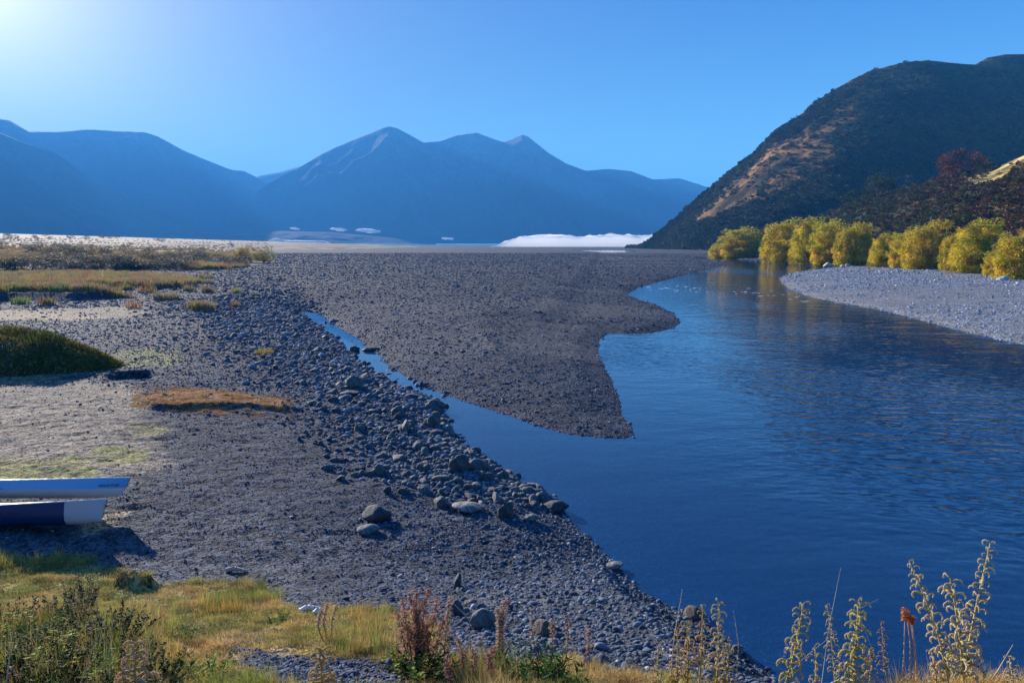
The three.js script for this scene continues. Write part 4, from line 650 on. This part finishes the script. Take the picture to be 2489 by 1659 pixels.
function bugloss(label, bx, by, tx, ty, n, seed, { size = 1, from = 0.2, flowers = 0, tint = [1, 1, 1], bend = 0 } = {}) {
  n = Math.round(n * 1.35); const R = rng(seed), b = G(bx, Math.min(by, 1640)), tip = at(tx, ty, b).sub(b), o = root('flower_stalk', [b.x, b.y, b.z], label, 'flower stalk', 'curly dry flower stalks along the bank'), mb = new MB();
  const P = (t) => V(tip.x * t + bend * Math.sin(Math.PI * t), tip.y * t, tip.z * t + 0.03 * Math.sin(t * 3));
  rod(mb, Array.from({ length: 9 }, (_, i) => P(i / 8)), 0.0062, 0.0032, [0.5 * tint[0], 0.4 * tint[1], 0.16 * tint[2]], 6);
  for (let i = 0; i < 26; i++) { const t = R() * from * 1.5, p = P(t), a = R() * 6.283, d = V(Math.cos(a), 0.5 + R(), Math.sin(a)).normalize(); leaf(mb, p, d, V(-Math.sin(a), 0, Math.cos(a)), 0.05 + 0.05 * R(), 0.005, mix3([0.35, 0.3, 0.12], [0.16, 0.2, 0.05], R())); }
  part('stem', mb.geo(), stemMat, o);
  const mat = tint[0] === 1 && tint[1] === 1 ? budMat : (() => { const m = budMat.clone(); m.color.setRGB(...tint); return m; })();
  for (let i = 0; i < n; i++) {
    const t = mix(from, 1, i / (n - 1)), m = part('spray', sprayGeos[Math.floor(R() * 4)], mat, o); m.position.copy(P(t)); m.rotation.set((R() - 0.5) * 0.5, i * 2.4 + (R() - 0.5) * 0.8, 0.15 * (R() - 0.5)); const s = 0.118 * size * (0.75 + 0.5 * R()) * (1 - 0.42 * t * t); m.scale.set(s, s, s);
    if (i < flowers * 3 && i % 3 === 0) { const f = part('flower', flowerGeo, flowerMat, o); f.position.copy(P(Math.min(1, t + 0.25))); f.position.x -= 0.05; f.rotation.z = 0.8; }
  }
}
bugloss('tallest curly seed stalk, near the corner of the bank over the river', 2205, 1600, 2275, 1246, 42, 1, { from: 0.2, size: 0.85, bend: -0.03, flowers: 2 });
bugloss('curly seed stalk with long arching sprays beside the tallest', 2215, 1610, 2183, 1330, 30, 2, { from: 0.22, size: 1.15 });
bugloss('slender leaning seed stalk just behind the orange-seeded dock', 2185, 1620, 2088, 1288, 38, 3, { from: 0.25, size: 0.85, bend: 0.03 });
bugloss('short brown seed stalk between the dock and the bushy one', 2030, 1580, 2024, 1428, 26, 4, { from: 0.1, size: 0.85, tint: [0.85, 0.66, 0.55] });
bugloss('bushy pale green seed stalk crowded with sprays over the river', 1945, 1610, 1972, 1380, 44, 5, { from: 0.12, size: 1.1, flowers: 3, tint: [0.9, 0.98, 0.75] });
bugloss('seed stalk crossed by the long bare stick', 1920, 1600, 1900, 1388, 32, 6, { from: 0.25, size: 0.95 });
bugloss('seed stalk leaning with upswept sprays, left of the long bare stick', 1795, 1600, 1846, 1385, 32, 7, { from: 0.2, size: 0.95, flowers: 3, tint: [0.9, 0.95, 0.8] });
bugloss('seed stalk against the water above the pinkish rock', 1645, 1580, 1650, 1382, 30, 8, { from: 0.2, size: 0.85 });
bugloss('thin seed stalk before the dark undercut rock', 1605, 1580, 1614, 1388, 26, 9, { from: 0.3, size: 0.65, tint: [0.95, 0.82, 0.66] });
bugloss('seed stalk over the pale gravel, next to the thin one', 1578, 1580, 1578, 1425, 24, 10, { from: 0.15, size: 0.8, tint: [0.95, 0.85, 0.7] });
bugloss('faded seed stalk on the gravel, the outermost from the river', 1552, 1590, 1556, 1442, 22, 11, { from: 0.15, size: 0.7, tint: [0.9, 0.78, 0.66] });
bugloss('curled flower stalk with violet flowers among the dark weeds', 312, 1600, 316, 1474, 20, 12, { from: 0.1, size: 1.5, flowers: 4, tint: [0.95, 0.85, 0.8] });
bugloss('pale curled stalk on the turf edge by the bare gravel patch', 742, 1590, 738, 1488, 18, 13, { from: 0.1, size: 1.3, tint: [0.95, 0.85, 0.65] });
bugloss('thin seed stalk between the tallest and the corner of the frame', 2320, 1620, 2318, 1505, 18, 14, { from: 0.1, size: 0.7 });
bugloss('low faded seed stalk under the arching sprays', 2150, 1610, 2138, 1490, 18, 15, { from: 0.1, size: 0.7, tint: [0.95, 0.85, 0.7] });
bugloss('low seed stalk between the leaning one and the long bare stick', 1868, 1610, 1872, 1482, 16, 16, { from: 0.1, size: 0.7 });
bugloss('low tan seed stalk right of the bushy one', 1990, 1610, 1998, 1490, 16, 17, { from: 0.1, size: 0.7, tint: [0.95, 0.82, 0.66] });
bugloss('tan seed stalk low over the gravel beside the pinkish rock', 1668, 1590, 1672, 1462, 18, 18, { from: 0.1, size: 0.7, tint: [0.95, 0.85, 0.7] });
bugloss('short tan seed stalk over the stones left of the faded one', 1505, 1600, 1512, 1478, 16, 19, { from: 0.15, size: 0.6, tint: [0.95, 0.85, 0.7] });
// bare stems and sticks
for (const [pts, r, label] of [
  [[[1884, 1600], [1905, 1440], [1932, 1304]], 0.0045, 'longest bare stick, standing against the river'],
  [[[1790, 1568], [1850, 1508], [1905, 1465]], 0.004, 'slanting dry stick between two seed stalks'],
  [[[1540, 1560], [1548, 1470], [1568, 1352]], 0.004, 'thin dry stem at the waterline before the gravel'],
  [[[1690, 1590], [1697, 1480], [1685, 1400]], 0.0035, 'thin dry stem beside the pinkish rock'],
  [[[2150, 1590], [2165, 1545], [2255, 1575]], 0.004, 'fallen white straw lying over the grass below the arching sprays'],
  [[[2250, 1600], [2290, 1545], [2328, 1480]], 0.0045, 'stout dry grass stem leaning at the corner of the bank'],
  [[[1990, 1560], [2010, 1505], [1985, 1440], [1970, 1400], [2020, 1375]], 0.0028, 'arching fine grass stem beside the bushy seed stalk'],
  [[[1090, 1440], [1062, 1405], [1040, 1385]], 0.006, 'dry bent twig leaning over the tall dark boulder'],
  [[[870, 1568], [905, 1450], [935, 1390]], 0.003, 'dry grass stem before the brown dock clump'],
  [[[12, 1580], [22, 1500], [30, 1440]], 0.005, 'pale dead stem among the weeds at the corner of the bank'],
  [[[180, 1580], [215, 1480], [235, 1440]], 0.004, 'bent dead stem in the dark weeds'],
  [[[246, 1560], [252, 1470], [262, 1410]], 0.003, 'fine straight stem rising from the dark weeds'],
]) { const b = G(pts[0][0], Math.min(pts[0][1], 1640)), mb = new MB(); rod(mb, pts.map(([x, y]) => at(x, y, b).sub(b)), r, r * 0.45, [0.5, 0.4, 0.28], 6); const m = top('dry_stem', mb.geo(), woodMat, label, 'dry stem'); m.position.copy(b); }
// dock: rusty spikes of dry seed
const flakeMat = plantMat('seed_flake', { transmission: 0.4 });
function dock(label, stems, seed, cols, dens = 90, from = 0.25, fat = 0.028, stemC = [0.2, 0.1, 0.06]) {
  const b = G(stems[0][0], stems[0][1]), o = root('dock_plant', [b.x, b.y, b.z], label, 'dock plant'), R = rng(seed);
  for (const [bx, by, tx, ty] of stems) {
    const s0 = at(bx, by, b).sub(b), s1 = at(tx, ty, b).sub(b), mb = new MB(), fl = new MB(); s0.y = Math.min(s0.y, 0.0); s1.z += (R() - 0.5) * 0.05; const bow = (R() - 0.5) * 0.08, P = (t) => V().lerpVectors(s0, s1, t).add(V(bow * Math.sin(Math.PI * t), 0, 0));
    rod(mb, Array.from({ length: 6 }, (_, i) => P(i / 5)), 0.006, 0.002, stemC, 6); part('stem', mb.geo(), woodMat, o);
    for (let i = 0; i < dens * 3; i++) { const t = mix(from, 1, R()), p = P(t), a = R() * 6.283, whorl = 0.7 + 0.3 * Math.sin(t * 60), r = fat * Math.sqrt(R()) * whorl * (1.2 - 0.6 * t), d = V(Math.cos(a), R() - 0.7, Math.sin(a)).normalize(); leaf(fl, p.add(V(Math.cos(a) * r, (R() - 0.5) * 0.02, Math.sin(a) * r)), d, V(-Math.sin(a), 0.2 * (R() - 0.5), Math.cos(a)).normalize(), 0.012 + 0.012 * R(), 0.0045 + 0.003 * R(), cols[Math.floor(R() * cols.length)].map((v) => v * (0.6 + 0.8 * R()))); }
    part('seed_spike', fl.geo(), flakeMat, o);
  }
}
const RUSTS = [[0.3, 0.12, 0.06], [0.42, 0.2, 0.11], [0.22, 0.1, 0.07], [0.48, 0.27, 0.17]], BROWNS = [[0.36, 0.22, 0.14], [0.25, 0.15, 0.1], [0.48, 0.33, 0.22]];
dock('big clump of rusty brown dock spikes beside the gravel', [[960, 1545, 956, 1346], [950, 1545, 925, 1375], [966, 1545, 985, 1352], [970, 1545, 1005, 1372], [955, 1545, 940, 1362], [962, 1545, 970, 1375], [975, 1540, 1020, 1415], [945, 1545, 912, 1410], [958, 1548, 948, 1400], [968, 1548, 992, 1410], [952, 1548, 930, 1430], [966, 1548, 975, 1430]], 41, RUSTS, 120, 0.3, 0.04);
dock('single thick dock spike before the tall dark boulder', [[1018, 1530, 1034, 1372]], 42, BROWNS, 190, 0.2, 0.034);
dock('twin brown dock spikes beside the largest smooth boulder', [[1150, 1520, 1162, 1372], [1142, 1520, 1144, 1395]], 43, BROWNS, 190, 0.1, 0.036);
dock('thin greyish dock stems over the gravel behind the green weed', [[1245, 1545, 1222, 1392], [1290, 1545, 1300, 1405], [1262, 1545, 1268, 1420], [1330, 1545, 1352, 1440]], 44, BROWNS, 40, 0.45, 0.03);
dock('low rusty dock in the gap between the brown clump and the green weed', [[1055, 1575, 1050, 1470], [1070, 1575, 1085, 1480], [1110, 1575, 1120, 1500], [1040, 1575, 1030, 1500], [1130, 1570, 1140, 1480]], 45, RUSTS, 70, 0.1, 0.034);
dock('orange-seeded dock on tall bare stems against the river', [[2080, 1600, 2084, 1402], [2092, 1600, 2088, 1412], [2072, 1600, 2080, 1408], [2104, 1600, 2094, 1416]], 46, [[0.62, 0.2, 0.04], [0.5, 0.16, 0.04]], 26, 0.93, 0.02, [0.42, 0.26, 0.18]);
dock('small dry brown dock on the turf above the white driftwood', [[752, 1470, 752, 1385], [762, 1470, 772, 1392], [742, 1470, 738, 1400]], 47, BROWNS, 40, 0.3, 0.02);
// leafy weeds
function weed(seed, { n = 26, h = 0.4, spread = 0.3, len = 0.06, wid = 0.011, cols, per = 24 }) {
  const R = rng(seed), st = new MB(), lf = new MB();
  for (let i = 0; i < n; i++) {
    const a = R() * 6.283, r = spread * Math.sqrt(R()), b = V(Math.cos(a) * r * 0.35, 0, Math.sin(a) * r * 0.35), e = V(Math.cos(a) * r, h * (0.45 + 0.6 * R()), Math.sin(a) * r); stick(st, b, e, 0.004, 0.0015, [0.16, 0.14, 0.06], 5);
    const base = cols[Math.floor(R() * cols.length)];
    for (let k = 0; k < per; k++) { const t = mix(0.15, 1, R()), p = V().lerpVectors(b, e, t), q = R() * 6.283, d = V(Math.cos(q), 0.5 * R() + 0.1, Math.sin(q)).normalize(), c = base.map((v) => v * (0.6 + 0.8 * R())); leaf(lf, p, d, V(-Math.sin(q), 0.5 * (R() - 0.5), Math.cos(q)).normalize(), len * (0.5 + 0.8 * R()), wid * (0.6 + 0.7 * R()), c, 0.35); }
  }
  return [st.geo(), lf.geo()];
}
const shinyLeaf = plantMat('weed_leaf', { roughness: 0.6, transmission: 0.3, specularIntensity: 0.05 });
function weedThing(name, label, px, py, geos, s, group) { const p = G(px, py), o = root(name, [p.x, p.y - 0.02, p.z], label, 'weed', group); part('stems', geos[0], stemMat, o, 'stuff'); part('leaves', geos[1], shinyLeaf, o, 'stuff'); o.scale.set(s, s, s); o.rotation.y = px; return o; }
const DG = [[0.011, 0.026, 0.004], [0.026, 0.046, 0.006], [0.055, 0.062, 0.008], [0.018, 0.022, 0.007]], YG = [[0.28, 0.32, 0.04], [0.34, 0.34, 0.05], [0.18, 0.26, 0.04]], BG = [[0.06, 0.14, 0.018], [0.1, 0.2, 0.025], [0.04, 0.09, 0.015]];
weedThing('leafy_weed', 'bright green leafy weed with pointed leaves at the foot of the bank', 1215, 1562, weed(51, { n: 34, h: 0.24, spread: 0.3, len: 0.06, wid: 0.008, cols: BG, per: 16 }), 1);
weedThing('leafy_weed', 'second clump of bright green weed beside the first', 1290, 1572, weed(52, { n: 20, h: 0.2, spread: 0.22, len: 0.06, wid: 0.008, cols: BG, per: 14 }), 1);
weedThing('leafy_weed', 'dark leafy growth at the foot of the rusty dock clump', 975, 1560, weed(53, { n: 30, h: 0.22, spread: 0.3, len: 0.05, wid: 0.012, cols: [...DG, ...YG.slice(2)], per: 18 }), 1);
weedThing('leafy_weed', 'yellow-green little weed at the edge of the bare gravel patch', 905, 1530, weed(54, { n: 14, h: 0.14, spread: 0.12, len: 0.04, wid: 0.01, cols: YG, per: 14 }), 1);
{
  const tall = weed(55, { n: 30, h: 0.4, spread: 0.24, len: 0.034, wid: 0.008, cols: DG, per: 40 }), low = weed(56, { n: 34, h: 0.22, spread: 0.34, len: 0.036, wid: 0.009, cols: DG, per: 34 }), yel = weed(57, { n: 26, h: 0.22, spread: 0.25, len: 0.06, wid: 0.007, cols: YG, per: 22 });
  weedThing('leafy_weed', 'tallest dark green weed, rising from the turf below the kayaks', 190, 1400, tall, 0.9);
  weedThing('leafy_weed', 'second tall dark weed beside the tallest below the kayaks', 165, 1440, tall, 0.7);
  for (const [px, py, s] of [[40, 1500], [110, 1480], [190, 1490], [260, 1480], [320, 1520], [230, 1540], [150, 1555], [60, 1560], [300, 1575], [370, 1570], [10, 1440], [120, 1430], [245, 1440]].map(([a, b], i) => [a, b, 0.68 + 0.13 * (i % 4)])) weedThing('leafy_weed', 'dark green weed in the dense patch at the bottom of the bank', px, py, low, s, 'dark weeds in the dense patch');
  for (const [px, py, s] of [[85, 1470, 1], [25, 1470, 1], [100, 1540, 1.1], [205, 1560, 0.9], [480, 1545, 0.8], [420, 1470, 0.6], [540, 1400, 0.6], [640, 1430, 0.6]]) weedThing('leafy_weed', 'yellow-green tuft of weed in the turf of the near bank', px, py, yel, s, 'yellow-green weeds in the turf');
}
// driftwood
for (const [px, py, w, a, col, label] of [[712, 1402, 44, 0.35, [0.72, 0.68, 0.64], 'white piece of driftwood where the turf meets the gravel'], [545, 1312, 50, -0.1, [0.5, 0.4, 0.33], 'pale brown log half sunk in the gravel above the turf'], [735, 1408, 26, 0.5, [0.6, 0.56, 0.52], 'short grey stick of driftwood by the white piece']]) { const p = G(px, py), s = mpp(p), mb = new MB(), L = w * s / 2; rod(mb, [V(-L, 0.02, 0.02), V(-L * 0.3, 0.045, 0), V(L * 0.4, 0.035, 0.02), V(L, 0.01, 0)], 0.035, 0.014, col, 8); stick(mb, V(-L * 0.2, 0.04, 0), V(L * 0.1, 0.09, 0.05), 0.014, 0.006, col, 6); const m = top('driftwood', mb.geo(), new THREE.MeshStandardMaterial({ name: 'driftwood', vertexColors: true, roughness: 0.9, bumpMap: grainBump, bumpScale: 0.004 }), label, 'driftwood'); m.position.copy(p); m.rotation.y = a; }
renderer.render(scene, camera);
